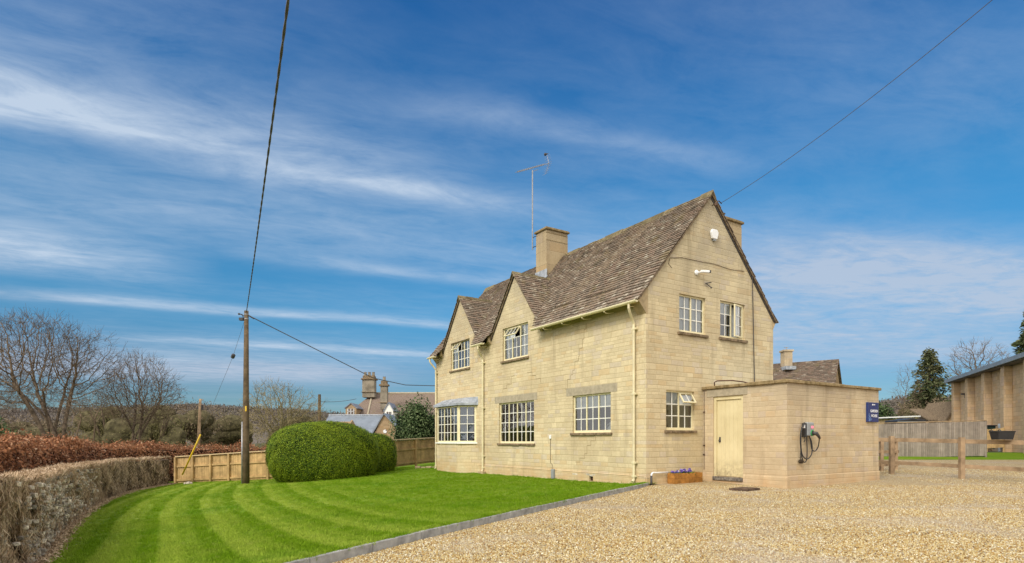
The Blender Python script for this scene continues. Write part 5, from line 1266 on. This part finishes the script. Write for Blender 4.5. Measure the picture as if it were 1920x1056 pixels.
tree_px('bare fan shaped tree beside the largest one, nearer the grey pole', 258, 850, 38, 192, 338, 668, 812, .8, 5, 2500, 8, step=.205, r0=.0085, twigs=4)
tree_px('small crooked bare tree leaning in front of the largest one', 140, 850, 31, 118, 215, 735, 800, .7, 2, 420, 5, step=.2)
tree_px('bare tree at the picture edge, mostly out of frame', -30, 850, 37, -110, 40, 690, 800, .8, 4, 800, 14, step=.26)
tree_px('dense low bare tree with a tangled golden crown behind the lawn pole', 540, 850, 44, 447, 600, 716, 830, .75, 7, 2300, 9, step=.24, r0=.010, bark='moss_bark', twig_m='moss_twig', tl=.5, low=-.9)
tree_px('wide bare tree showing over the hall roof', 1838, 800, 82, 1772, 1897, 642, 742, .8, 1, 1000, 21, zb=.3, step=.42, r0=.018, tl=.9)
tree_px('slim pale bare tree at the foot of the wooded hill', 1702, 800, 70, 1676, 1728, 690, 790, .8, 2, 420, 33, zb=.3, step=.36, r0=.011, tl=.9)
def bush(name, label, loc, rad, n, m, size, aspect=.5, core=None, axis=None, spread=1.0, stems=0, lumps=9, seed=1, fill=.62, group=None):
    r = np.random.default_rng(seed); root = thing(name, label, name.split('_')[-1], loc, 0, group); rad = np.array(rad)
    L = r.normal(size=(lumps, 3)); L /= np.linalg.norm(L, axis=1)[:, None]; L = L * rad * r.uniform(.35, .62, (lumps, 1)) * [1, 1, .9]; L[:, 2] += rad[2]; S_ = r.uniform(.38, .58, lumps)
    i = r.integers(0, lumps, n); d = r.normal(size=(n, 3)); d /= np.linalg.norm(d, axis=1)[:, None]; rr = np.where(r.random(n) < fill, r.uniform(.4, 1, n), r.normal(1, .07, n))
    P = L[i] + d * rr[:, None] * S_[i][:, None] * rad; P = P[P[:, 2] > -.3]
    leaves('crown', P, size, m, root, aspect, axis=axis, spread=spread, face=d[:len(P)] if False else None) if axis is not None else leaves('crown', P, size, m, root, aspect, face=(P - [0, 0, rad[2] * .7]) / rad, jit=1.0)
    if core:
        mb = MB(); bm = bmesh.new(); bmesh.ops.create_icosphere(bm, subdivisions=2, radius=1.0)
        for c, s in zip(L, S_):
            mb.add([tuple(c + np.array(v.co) * s * rad * .52) for v in bm.verts], [tuple(v.index for v in f.verts) for f in bm.faces])
        bm.free(); mb.build('inner_growth', core, root, recalc=False)
    mb = MB(); rn = random.Random(seed)
    for _ in range(max(1, stems)): a = rn.uniform(0, 6.28); mb.tube([(0, 0, -.4), (math.cos(a) * rad[0] * .2, math.sin(a) * rad[1] * .2, rad[2] * .8), (math.cos(a) * rad[0] * .5, math.sin(a) * rad[1] * .5, rad[2] * 1.5)], [rad[2] * .05, rad[2] * .035, rad[2] * .01], 5)
    mb.build('trunk', M['bark'], root, recalc=False)
    return root
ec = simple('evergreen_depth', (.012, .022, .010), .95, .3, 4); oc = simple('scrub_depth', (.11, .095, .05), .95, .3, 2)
b1 = g(-22, 850, 30); bush('evergreen_shrub', 'dark evergreen shrub at the picture edge behind the copper hedge', (b1.x, b1.y, -1.2), (1.7, 1.4, 1.9), 9000, M['ever'], .16, core=ec, seed=3)
scrub = [(205, 46, 4.2, 3.3, 'olive', 'olive green scrub between the two large bare trees'), (60, 50, 4.6, 2.6, 'brush', 'brown bramble mass behind the largest bare tree'), (325, 60, 5.6, 3.6, 'brush', 'brown brushwood bush beside the grey pole'),
         (290, 46, 2.8, 2.9, 'olive', 'mossy olive bush below the fan shaped tree'), (425, 66, 5.0, 3.3, 'olive', 'broad olive scrub behind the lawn pole'), (405, 52, 3.4, 1.1, 'ever', 'low dark green hedge bush beyond the copper hedge'),
         (548, 47, 3.6, 2.7, 'olive', 'olive bush under the tangled bare tree'), (486, 44, 1.9, 1.35, 'olive', 'small olive bush just past the lawn pole'), (160, 43, 1.8, 1.0, 'ever', 'low dark holly among the bare stems')]
for i, (px, Y, w, h, m, lab) in enumerate(scrub):
    p = g(px, 850, Y); bush('scrub_bush', lab, (p.x, p.y, -1.35), (w, w * .55, h), 9000 if m != 'ever' else 4200, M[m], (.15 if m != 'brush' else .26), .20 if m != 'ever' else .5, core=oc if m != 'ever' else ec, axis=None if m == 'ever' else (0, 0, .9), spread=1.0, stems=5, seed=20 + i, lumps=14)
hb = g(778, 850, 38); bush('holly_tree', 'glossy round evergreen tree between the manor and the house', (hb.x, hb.y, -1.0), (1.62, 1.4, 2.6), 17000, M['ever'], .15, .55, core=ec, seed=8, lumps=22, stems=2)

def conifer(label, loc, h, w, seed, m='fir', dens=1.0, sweep=-.12):
    rn = np.random.default_rng(seed); root = thing('conifer_tree', label, 'tree', loc); mb = MB(); mb.tube([(0, 0, -.5), (0, 0, h * .5), (0, 0, h * .98)], [h * .035, h * .022, .03], 8); mb.build('trunk', M['bark'], root, recalc=False)
    pos, ax = [], []; bm_ = MB(); nb = int(150 * dens)
    for i in range(nb):
        t = rn.uniform(.10, 1) ** .8; z = h * t; L = w * (1 - t) ** .62 * rn.uniform(.55, 1.08) * (.55 + .45 * min(1, (1 - t) * 4)) + .18; a = rn.uniform(0, 6.283); d = np.array([math.cos(a), math.sin(a), 0])
        tip = d * L + [0, 0, z + L * (sweep + .12 * rn.normal())]; bm_.tube([(0, 0, z), tuple((d * L * .5 + [0, 0, z + .02 * L])), tuple(tip)], [h * .005, h * .003, .01], 3, cap=False)
        k = int(16 + 46 * L / w); s = rn.uniform(.25, 1.05, k)[:, None]; p = np.array([0, 0, z]) * (1 - s) + tip * s; pos.append(p + rn.normal(size=(k, 3)) * np.array([.11, .11, .13]) * (w * .45)); ax.append(np.tile(d + [0, 0, -.25], (k, 1)))
    bm_.build('branch', M['bark'], root, recalc=False); leaves('crown', np.concatenate(pos), h * .036, M[m], root, .34, axis=np.concatenate(ax), spread=.7); return root
c1 = g(1742, 800, 72); conifer('tall dark conifer standing alone beside the hall', (c1.x, c1.y, .2), (YH - 657) * 72 / F + .9, 4.1, 4, dens=1.5)
c2 = g(1934, 800, 60); conifer('tall conifer rising over the hall roof at the picture edge', (c2.x, c2.y, .2), (YH - 578) * 60 / F + .9, 2.6, 9, dens=1.2)
c3 = g(1795, 800, 76); conifer('small conifer half hidden by the hall end', (c3.x, c3.y, .2), (YH - 712) * 76 / F + .9, 1.6, 13)
for i, (px, Y, w, h, m, lab) in enumerate([(1655, 58, 1.5, 2.6, 'ever', 'dark evergreen bush just past the outbuilding corner'), (1705, 64, 2.0, 2.7, 'brush', 'brown thicket under the wooded hill'), (1760, 66, 3.4, 3.0, 'brush', 'brown bushes around the foot of the tall conifer'), (1785, 70, 2.6, 3.0, 'olive', 'olive bushes beside the hall end'), (1725, 60, 2.2, 1.9, 'olive', 'low olive scrub behind the grey boards')]):
    p = g(px, 820, Y); bush('scrub_bush', lab, (p.x, p.y, .2), (w, w * .6, h), 4500, M[m], .24, .25 if m != 'ever' else .5, core=oc if m != 'ever' else ec, axis=None if m == 'ever' else (0, 0, .9), seed=60 + i, stems=4, lumps=14)

# ------------------------------------------------------------------ buildings behind
def gable_block(mb, x0, x1, y0, y1, ze, zr, axis=0, wall=None, roofm=None, over=.15, th=.10, z0=-2.5):
    """walls and pitched roof; axis 0: ridge along x"""
    if axis == 0:
        c = (y0 + y1) / 2; mb.prism([(y0, z0), (y1, z0), (y1, ze), (c, zr), (y0, ze)], 0, x0, x1, wall)
        for s, ye in ((-1, y0), (1, y1)):
            sl = (zr - ze) / (c - y0); a = Vector((x0 - over, ye + s * over, ze - sl * over + .02)); mb.obox(a, (x1 - x0 + 2 * over, 0, 0), (0, c - ye - s * over, zr - ze + sl * over), Vector((0, s * .5, .8)).normalized() * th, roofm)
    else:
        c = (x0 + x1) / 2; mb.prism([(x0, z0), (x1, z0), (x1, ze), (c, zr), (x0, ze)], 1, y0, y1, wall)
        for s, xe in ((-1, x0), (1, x1)):
            sl = (zr - ze) / (c - x0); a = Vector((xe + s * over, y0 - over, ze - sl * over + .02)); mb.obox(a, (0, y1 - y0 + 2 * over, 0), (c - xe - s * over, 0, zr - ze + sl * over), Vector((s * .5, 0, .8)).normalized() * th, roofm)
def sx(px, Y): return (px - CX) / F * Y
def sz(py, Y): return HC - (py - YH) * Y / F
# the manor: hipped stone roof, two tall stacks, dormers
Y = 64.; mn = thing('manor_house', 'old stone manor with brown hipped roof and two tall chimney stacks', 'house', (0, 0, 0))
mb = MB(); mb.box((sx(668, Y), Y - 2.2, -2.5), (sx(860, Y), Y + 9, sz(780, Y))); mb.build('wall', M['stone_far'], mn)
mb = MB(); zr, ze = sz(737, Y + 2), sz(781, Y); x0, xr, x1 = sx(659, Y), sx(686, Y), sx(865, Y)
P = [(x0, Y - 2.6, ze), (x1, Y - 2.6, ze), (x1, Y + 9, ze), (x0, Y + 9, ze), (xr, Y + 3, zr), (x1, Y + 3, zr)]
mb.add(P, [(0, 1, 5, 4), (3, 0, 4), (2, 3, 4, 5)]); rf = mb.build('roof', M['tile_manor'], mn)
mb = MB(); mb.tube([(xr, Y + 3, zr + .05), (x1, Y + 3, zr + .05)], .12, 6); mb.tube([(xr, Y + 3, zr + .05), (sx(700, Y), Y - 2.5, ze + .05)], .10, 6); mb.build('hip_ridge', M['lintel'], rf)
def stack(px0, px1, top, bot, Y, parts, pots, nm='chimney'):
    x0, x1 = sx(px0, Y), sx(px1, Y); zt, zb = sz(top, Y), sz(bot, Y); d = (x1 - x0) * .75; H = zt - zb; mb = MB()
    mb.box((x0, Y, zb), (x1, Y + d, zt - H * .22)); o = mb.build(nm, M['old_stack'], parts, bevel=.04)
    mb = MB(); e = .12; mb.box((x0 - e, Y - e, zt - H * .215), (x1 + e, Y + d + e, zt - H * .15)); mb.box((x0 + .04, Y + .04, zt - H * .15), (x1 - .04, Y + d - .04, zt - H * .03)); mb.box((x0 - e, Y - e, zb + H * .22), (x1 + e, Y + d + e, zb + H * .245)); mb.build('cap', M['sill'], o, bevel=.03)
    mb = MB()
    for i in range(pots): mb.lathe([(.16, 0), (.19, .1), (.15, .15), (.15, .38), (.18, .42)], 8, (x0 + (x1 - x0) * (i + .5) / pots, Y + d / 2, zt - H * .03))
    mb.build('chimney_pot', M['old_stack'], o)
stack(679, 702, 703, 745, Y + 1.2, rf, 3); stack(713, 726, 712, 768, Y - 2.0, rf, 1)
def dormer(px0, px1, top, bot, Y, m):
    x0, x1 = sx(px0, Y), sx(px1, Y); zt, zb = sz(top, Y), sz(bot, Y); mb = MB(); gable_block(mb, x0, x1, Y, Y + 2.5, zb + (zt - zb) * .62, zt, 1, m, M['zinc'], .1, .08, zb); o = mb.build('dormer', m, rf)
    mb = MB(); w = x1 - x0
    mb.box((x0 + w * .2, Y - .03, zb + (zt - zb) * .12), (x1 - w * .2, Y - .004, zb + (zt - zb) * .55), M['inside'])
    for f_ in (.2, .48, .76): mb.box((x0 + w * f_, Y - .06, zb + (zt - zb) * .10), (x0 + w * (f_ + .05), Y - .032, zb + (zt - zb) * .57), M['bright'])
    mb.box((x0 + w * .2, Y - .06, zb + (zt - zb) * .33), (x1 - w * .2, Y - .034, zb + (zt - zb) * .36), M['bright']); mb.build('dormer_window', None, o)
dormer(648, 668, 757, 779, Y - 3.5, M['stone_far']); dormer(721, 737, 756, 792, Y - 4.5, M['white'])
# slate roofed ranges in front of the manor
Y = 56.; sr = thing('slate_range', 'long low stone range with blue grey slate roof before the manor', 'building'); 
mb = MB(); x0, x1 = sx(592, Y), sx(722, Y); zr, ze = sz(776, Y), sz(822, Y); yr = Y + 4
mb.prism([(Y, -2.5), (Y + 8, -2.5), (Y + 8, ze), (yr, zr - .1), (Y, ze)], 0, x0 + .3, x1 - .1); mb.build('wall', M['stone_far'], sr)
mb = MB(); mb.add([(x0, Y - .3, ze - .1), (x1, Y - .3, ze - .1), (x1, yr, zr), (x0, yr, zr), (x0, Y + 8.3, ze - .1), (x1, Y + 8.3, ze - .1)], [(0, 1, 2, 3), (3, 2, 5, 4)]); rr_ = mb.build('roof', M['slate'], sr, recalc=False)
mb = MB(); mb.tube([(x0, yr, zr + .03), (x1, yr, zr + .03)], .09, 6); mb.build('ridge', M['lead'], rr_)
Y2 = 52.; gw = thing('stone_cottage', 'buff stone cottage with a steep gable end and slate roof behind the round hedge', 'cottage')
mb = MB(); xa, xb, xc = sx(698, Y2), sx(719, Y2), sx(741, Y2); za, ze2 = sz(777, Y2), sz(822, Y2)
mb.prism([(xa, -2.5), (xc, -2.5), (xc, sz(800, Y2)), (xb, za), (xa, ze2)], 1, Y2, Y2 + 4.2); mb.build('wall', M['stone_far'], gw)
mb = MB(); xl = sx(683, Y2)
mb.obox((xl, Y2 - .15, ze2 - .9), (xb - xl + .1, 0, za - ze2 + .95), (0, 4.4, 0), (-.08, 0, .06), M['slate']); mb.obox((xc + .15, Y2 - .15, sz(801, Y2) - .1), (xb - xc - .15, 0, za - sz(801, Y2) + .15), (0, 4.4, 0), (.08, 0, .06), M['slate']); mb.build('roof', M['slate'], gw)
mb = MB(); xw = sx(722, Y2); mb.lathe([(.16, -.01), (.16, .03)], 12, (xw, Y2 - .02, sz(809, Y2)), None, Matrix.Rotation(R(90), 3, 'X')); mb.build('round_vent', M['bright'], gw)
mb = MB(); mb.box((xw - .15, Y2 - .03, sz(828, Y2)), (xw + .25, Y2 - .004, sz(822, Y2))); mb.build('window', M['inside'], gw)
Y3 = 49.; sc_ = thing('small_outhouse', 'small stone outhouse with low slate roof rising just above the round hedge', 'outhouse')
mb = MB(); x0, x1 = sx(613, Y3), sx(650, Y3); xg = sx(657, Y3); zr, ze = sz(786, Y3), sz(800, Y3); mb.prism([(Y3, -2.5), (Y3 + 2.6, -2.5), (Y3 + 2.6, ze), (Y3 + 1.3, zr - .03), (Y3, ze)], 0, x0, x1 + .15); mb.build('wall', M['stone_far'], sc_)
mb = MB(); mb.add([(x0 - .1, Y3 - .2, ze - .2), (x1 + .02, Y3 - .2, ze - .2), (x1 + .02, Y3 + 1.3, zr), (x0 - .1, Y3 + 1.3, zr), (x0 - .1, Y3 + 2.8, ze - .2), (x1 + .02, Y3 + 2.8, ze - .2)], [(0, 1, 2, 3), (3, 2, 5, 4)]); mb.build('roof', M['slate'], sc_, recalc=False)
rd = g(742, 826, 40); mb = MB(); mb.tube([(0, 0, -.4), (0, 0, .0), (.25, 0, .08), (.55, 0, .0)], [.10, .16, .17, .1], 8); mb.box((-.1, -.1, -1.6), (.5, .1, -.1)); o_ = tag(mb.build('covered_bench', simple('faded_red_cover', (.45, .04, .03), .6, .2, 5), None), 'small red object showing over the fence under the evergreen tree', 'cover'); o_.location = rd
# neighbouring house behind the outbuilding
Yh = 33.; nh = thing('neighbour_house', 'neighbouring house with a broad speckled stone tile roof and one stack', 'house')
xa, xb = sx(1400, Yh + 1.5), sx(1577, Yh - 1.6); za, zb = sz(688, Yh + 1.5), sz(674.5, Yh - 1.6); rz_ = (za + zb) / 2 + .05
A_, B_ = Vector((xa, Yh + 1.4, rz_)), Vector((xb, Yh - 1.4, rz_)); al_ = (B_ - A_); Ln = al_.length; al_.normalize(); fw = Vector((al_.y, -al_.x, 0)).normalized(); 
if fw.y > 0: fw = -fw
mb = MB(); run, drop = 3.2, 3.4
for s in (1, -1):
    dn = (fw * s * run + Vector((0, 0, -drop))); nrm = (fw * s * drop + Vector((0, 0, run))).normalized()
    tiles(mb, A_ + dn, al_, -dn, nrm, Ln, dn.length, row=.11, wmin=.1, wmax=.2) if s == 1 else None
    mb.add([A_ + dn, A_ + dn + al_ * Ln, B_, A_], [(0, 1, 2, 3)], M['verge'])
mb.build('roof', M['tile_far'], nh, recalc=False)
mb = MB(); c_, d_1, d_2 = A_ + Vector((0, 0, -.1)), A_ + fw * (run - .3) + Vector((0, 0, -drop + .15)), A_ - fw * (run - .3) + Vector((0, 0, -drop + .15)); off = al_ * (Ln - .12)
def dwn(v): return Vector((v.x, v.y, -.5))
for o2 in (al_ * .1, off): mb.add([c_ + o2, d_1 + o2, dwn(d_1 + o2), dwn(d_2 + o2), d_2 + o2], [(0, 1, 2, 3, 4)])
mb.add([d_1, d_1 + off, dwn(d_1 + off), dwn(d_1)], [(0, 1, 2, 3)]); mb.add([d_2, d_2 + off, dwn(d_2 + off), dwn(d_2)], [(0, 1, 2, 3)]); mb.build('wall', M['stone_far'], nh, recalc=False)
Yc = Yh - .3; x0, x1 = sx(1471, Yc), sx(1486, Yc); mb = MB(); zt = sz(655, Yc); mb.box((x0, Yc, 3.9), (x1, Yc + .5, zt - .12)); mb.box((x0 - .05, Yc - .05, zt - .12), (x1 + .05, Yc + .55, zt - .02)); mb.tube([((x0 + x1) / 2, Yc + .25, zt), ((x0 + x1) / 2, Yc + .25, zt + .13)], .015, 5); mb.box(((x0 + x1) / 2 - .13, Yc + .22, zt + .13), ((x0 + x1) / 2 + .1, Yc + .28, zt + .145)); nc_ = mb.build('chimney', M['stone_rough'], nh)
mb = MB(); mb.box((x0 - .06, Yc - .30, sz(694, Yc)), (x1 + .06, Yc + .4, sz(687.5, Yc))); mb.build('flashing', M['lead'], nc_)

# the hall
HA, HB = Vector((sx(1796, 45.9), 45.9, 0)), Vector((sx(1857, 39.), 39., 0)); hd = (HB - HA).normalized(); hn = Vector((-hd.y, hd.x, 0)) * -1
if hn.x > 0: hn = -hn
hl = thing('sports_hall', 'long buff block hall with stone piers and a grey sheet roof', 'hall', HA)
Lh, Hh = 32., 5.75; ins_ = -hn
mb = MB(); mb.obox((0, 0, -.6), hd * Lh, ins_ * 12, (0, 0, Hh + .6)); mb.build('wall', M['block'], hl)
mb = MB(); mb.obox(hn * .75 - hd * .4 + Vector((0, 0, Hh)), hd * (Lh + .4), ins_ * 7.3 + Vector((0, 0, 1.5)), (0, 0, .16)); mb.build('roof', M['zinc'], hl)
mb = MB(); mb.obox(hn * .78 - hd * .42 + Vector((0, 0, Hh - .10)), hd * (Lh + .5), ins_ * .12, (0, 0, .24)); mb.build('gutter', M['slate'], hl)
mb = MB(); mb.obox(-hd * .3 + Vector((0, 0, Hh - .14)) + hn * .64, hd * (Lh + .3), ins_ * .62, (0, 0, .12)); mb.build('fascia', M['dark'], hl)
k = 0; s_ = -.10
for s_ in (0.05, 3.6, 7.25, 10.9, 14.5):
    mb = MB(); w = .62; mb.obox(hd * s_ + Vector((0, 0, -.5)) + hn * .003, hd * w, hn * .42, (0, 0, Hh + .36)); mb.build('pier', M['block'], hl, bevel=.02)
    if s_ in (3.6, 10.9): mb = MB(); mb.tube([hd * (s_ - .09) + hn * .30 + Vector((0, 0, -.2)), hd * (s_ - .09) + hn * .30 + Vector((0, 0, Hh - .1))], .07, 8); mb.build('downpipe', M['bright'], hl)
mb = MB(); mb.obox(hd * 9.2 + hn * .01, hd * .95, hn * .05, (0, 0, 2.2)); mb.build('door', M['net'], hl)
mb = MB(); mb.obox(hd * 1.9 + hn * .01 + Vector((0, 0, 4.55)), hd * .18, hn * .25, (0, 0, .12)); mb.obox(hd * 2.0 + hn * .01 + Vector((0, 0, 4.3)), hd * .1, hn * .06, (0, 0, .28)); mb.build('wall_lamp', M['dark'], hl)
# low annex beyond the boards
Yl = 47.; ax_ = thing('annex', 'small buff annex with steep dark gable roof tucked against the hall end', 'annex')
mb = MB(); xa, xb = sx(1774, Yl), sx(1800, Yl); mb.prism([(xa, -.5), (xb, -.5), (xb, sz(754, Yl)), (sx(1796, Yl), sz(755, Yl)), (xa, sz(788, Yl))], 1, Yl, Yl + 3); mb.build('wall', M['block'], ax_)
mb = MB(); mb.obox((xa - .25, Yl - .2, sz(790, Yl) - .2), (sx(1796, Yl) - xa + .25, 0, sz(754, Yl) - sz(790, Yl) + .2), (0, 3.4, 0), (-.1, 0, .1), M['verge']); mb.obox((sx(1752, Yl), Yl + .6, sz(789, Yl)), (sx(1780, Yl) - sx(1752, Yl), 0, 0), (0, 2.4, 1.0), (0, 0, .1), M['verge']); mb.box((sx(1752, Yl), Yl + .8, 0), (sx(1778, Yl), Yl + 3, sz(790, Yl))); mb.build('roof', M['block'], ax_)
mb = MB(); mb.box((sx(1791.5, Yl), Yl - .03, sz(782, Yl)), (sx(1793.3, Yl), Yl - .003, sz(776, Yl))); mb.build('slit_window', M['dark'], ax_)
Yw = 36.; sd_ = thing('shed', 'low shed with white edged flat roof behind the grey board fence', 'shed')
mb = MB(); mb.box((sx(1560, Yw), Yw, .2), (sx(1718, Yw), Yw + 3, sz(786.5, Yw))); mb.build('wall', M['plain'], sd_)
mb = MB(); mb.obox((sx(1555, Yw), Yw - .2, sz(788.5, Yw)), (sx(1722, Yw) - sx(1555, Yw), 0, .22), (0, 3.3, 0), (0, 0, .07)); mb.build('roof', M['bright'], sd_)
pc = thing('tarpaulin_stack', 'black tarpaulin covered stack showing above the grey board fence', 'stack', g(1713, 792, 33))
mb = MB(); mb.prism([(-.95, -.6), (.75, -.6), (.70, .14), (.25, .17), (.1, .22), (-.1, .24), (-.35, .17), (-.88, .12)], 1, 0, 1.2); mb.build('cover', M['black'], pc, bevel=.05)
mb = MB(); mb.box((-.9, -.02, .02), (.7, 0, .05)); mb.build('strap', M['grey'], pc)
bn = thing('wheelie_bin', 'dark green bin standing at the end of the grey board fence', 'bin', g(1853, 820, 37.6)); mb = MB(); mb.prism([(-.24, -.75), (.24, -.75), (.28, .70), (-.28, .70)], 1, -.25, .25); mb.build('body', simple('bin_green', (.008, .03, .02), .5, .1, 4), bn, bevel=.02); mb = MB(); mb.box((-.31, -.33, .70), (.31, .30, .77)); mb.build('lid', M['black'], bn, bevel=.02)

# ------------------------------------------------------------------ fences on the right
board_fence('board_fence', 'silvered grey close board fence behind the post and rail', [g(1600, 862, 30.2), g(1849, 857, 29.4)], 1.80, 60, M['oldwood'], cap=True, side=-1, rails=(.1, .5, .85), board=.10, gap=.014, cap_m='rail')
board_fence('board_fence', 'short golden board fence by the hall door', [g(1850, 843, 36.), g(1882, 841, 35.4)], 1.25, 60, M['fence'], cap=False, side=-1, board=.11)
pr = thing('rail_fence', 'two rail timber fence along the back of the gravel', 'fence')
p1, p2 = g(1672, 886.5, 18.2), g(1803.5, 894, 16.6); d = (p2 - p1); d.z = 0; step = d.copy(); posts = [p1 - step * .95, p1, p2, p2 + step, p2 + step * 2]
for p in posts:
    zz = float(ZG(p.x, p.y)); mb = MB(); mb.box((p.x - .062, p.y - .05, zz - .4), (p.x + .062, p.y + .06, zz + 1.16)); mb.build('post', M['rail'], pr, bevel=.006)
dn_ = d.normalized(); nr = Vector((dn_.y, -dn_.x, 0)); nr = nr if nr.y > 0 else -nr
def rail(a, b, z0, z1, h):
    mb = MB(); A3, B3 = Vector((a.x, a.y, z0)), Vector((b.x, b.y, z1)); mb.obox(A3 + nr * .062, B3 - A3, nr * .042, (0, 0, h)); mb.build('rail', M['rail'], pr, bevel=.004)
for a, b in zip(posts, posts[1:]):
    za, zb = float(ZG(a.x, a.y)), float(ZG(b.x, b.y)); rail(a, b, za + .99, zb + .99, .115); rail(a, b, za + .36 - .07, zb + .36 - .07, .11)
rt = thing('rail_fence', 'side run of post and rail fence going back behind the outbuilding corner', 'fence')
for (px, Y) in ((1679.5, 20.2), (1653, 19.6)):
    p = g(px, 860, Y); zz = float(ZG(p.x, p.y)); mb = MB(); mb.box((p.x - .05, p.y - .05, zz - .3), (p.x + .05, p.y + .05, zz + 1.05)); mb.build('post', M['rail'], rt, bevel=.005)
for z0 in (.93, .55, .12): a, b = g(1640, 840, 19.5), g(1683, 840, 20.3); zz = .17; mb = MB(); mb.obox((a.x, a.y - .08, zz + z0), (b.x - a.x, b.y - a.y, 0), (0, .035, 0), (0, 0, .1)); mb.build('rail', M['rail'], rt, bevel=.004)
tb = thing('feed_trough', 'black plastic trough hooked over the top rail of the fence', 'trough', g(1879, 824.5, 15.75))
mb = MB(); a0, a1, b0, b1, h_ = .255 * .75, .30 * .75, .12, .155, .22
O_ = [(-a0, -b0, 0), (a0, -b0, 0), (a0, b0, 0), (-a0, b0, 0), (-a1, -b1, h_), (a1, -b1, h_), (a1, b1, h_), (-a1, b1, h_)]; I_ = [(x * .93, y * .9, z + .012 if z < .1 else z) for x, y, z in O_]
mb.add(O_ + I_, [(3, 2, 1, 0), (0, 1, 5, 4), (1, 2, 6, 5), (2, 3, 7, 6), (3, 0, 4, 7), (8, 9, 10, 11), (12, 13, 9, 8), (13, 14, 10, 9), (14, 15, 11, 10), (15, 12, 8, 11), (4, 5, 13, 12), (5, 6, 14, 13), (6, 7, 15, 14), (7, 4, 12, 15)]); mb.build('basin', M['black'], tb, recalc=False)
mb = MB(); mb.tube([(-a1, -b1, h_), (a1, -b1, h_), (a1, b1, h_), (-a1, b1, h_), (-a1, -b1, h_)], .013, 6)
for x in (-.11, .11): mb.tube([(x, b1, h_), (x, b1 + .06, h_ + .05), (x, b1 + .12, h_ + .02)], .012, 6)
mb.build('rim', M['black'], tb, smooth=True)
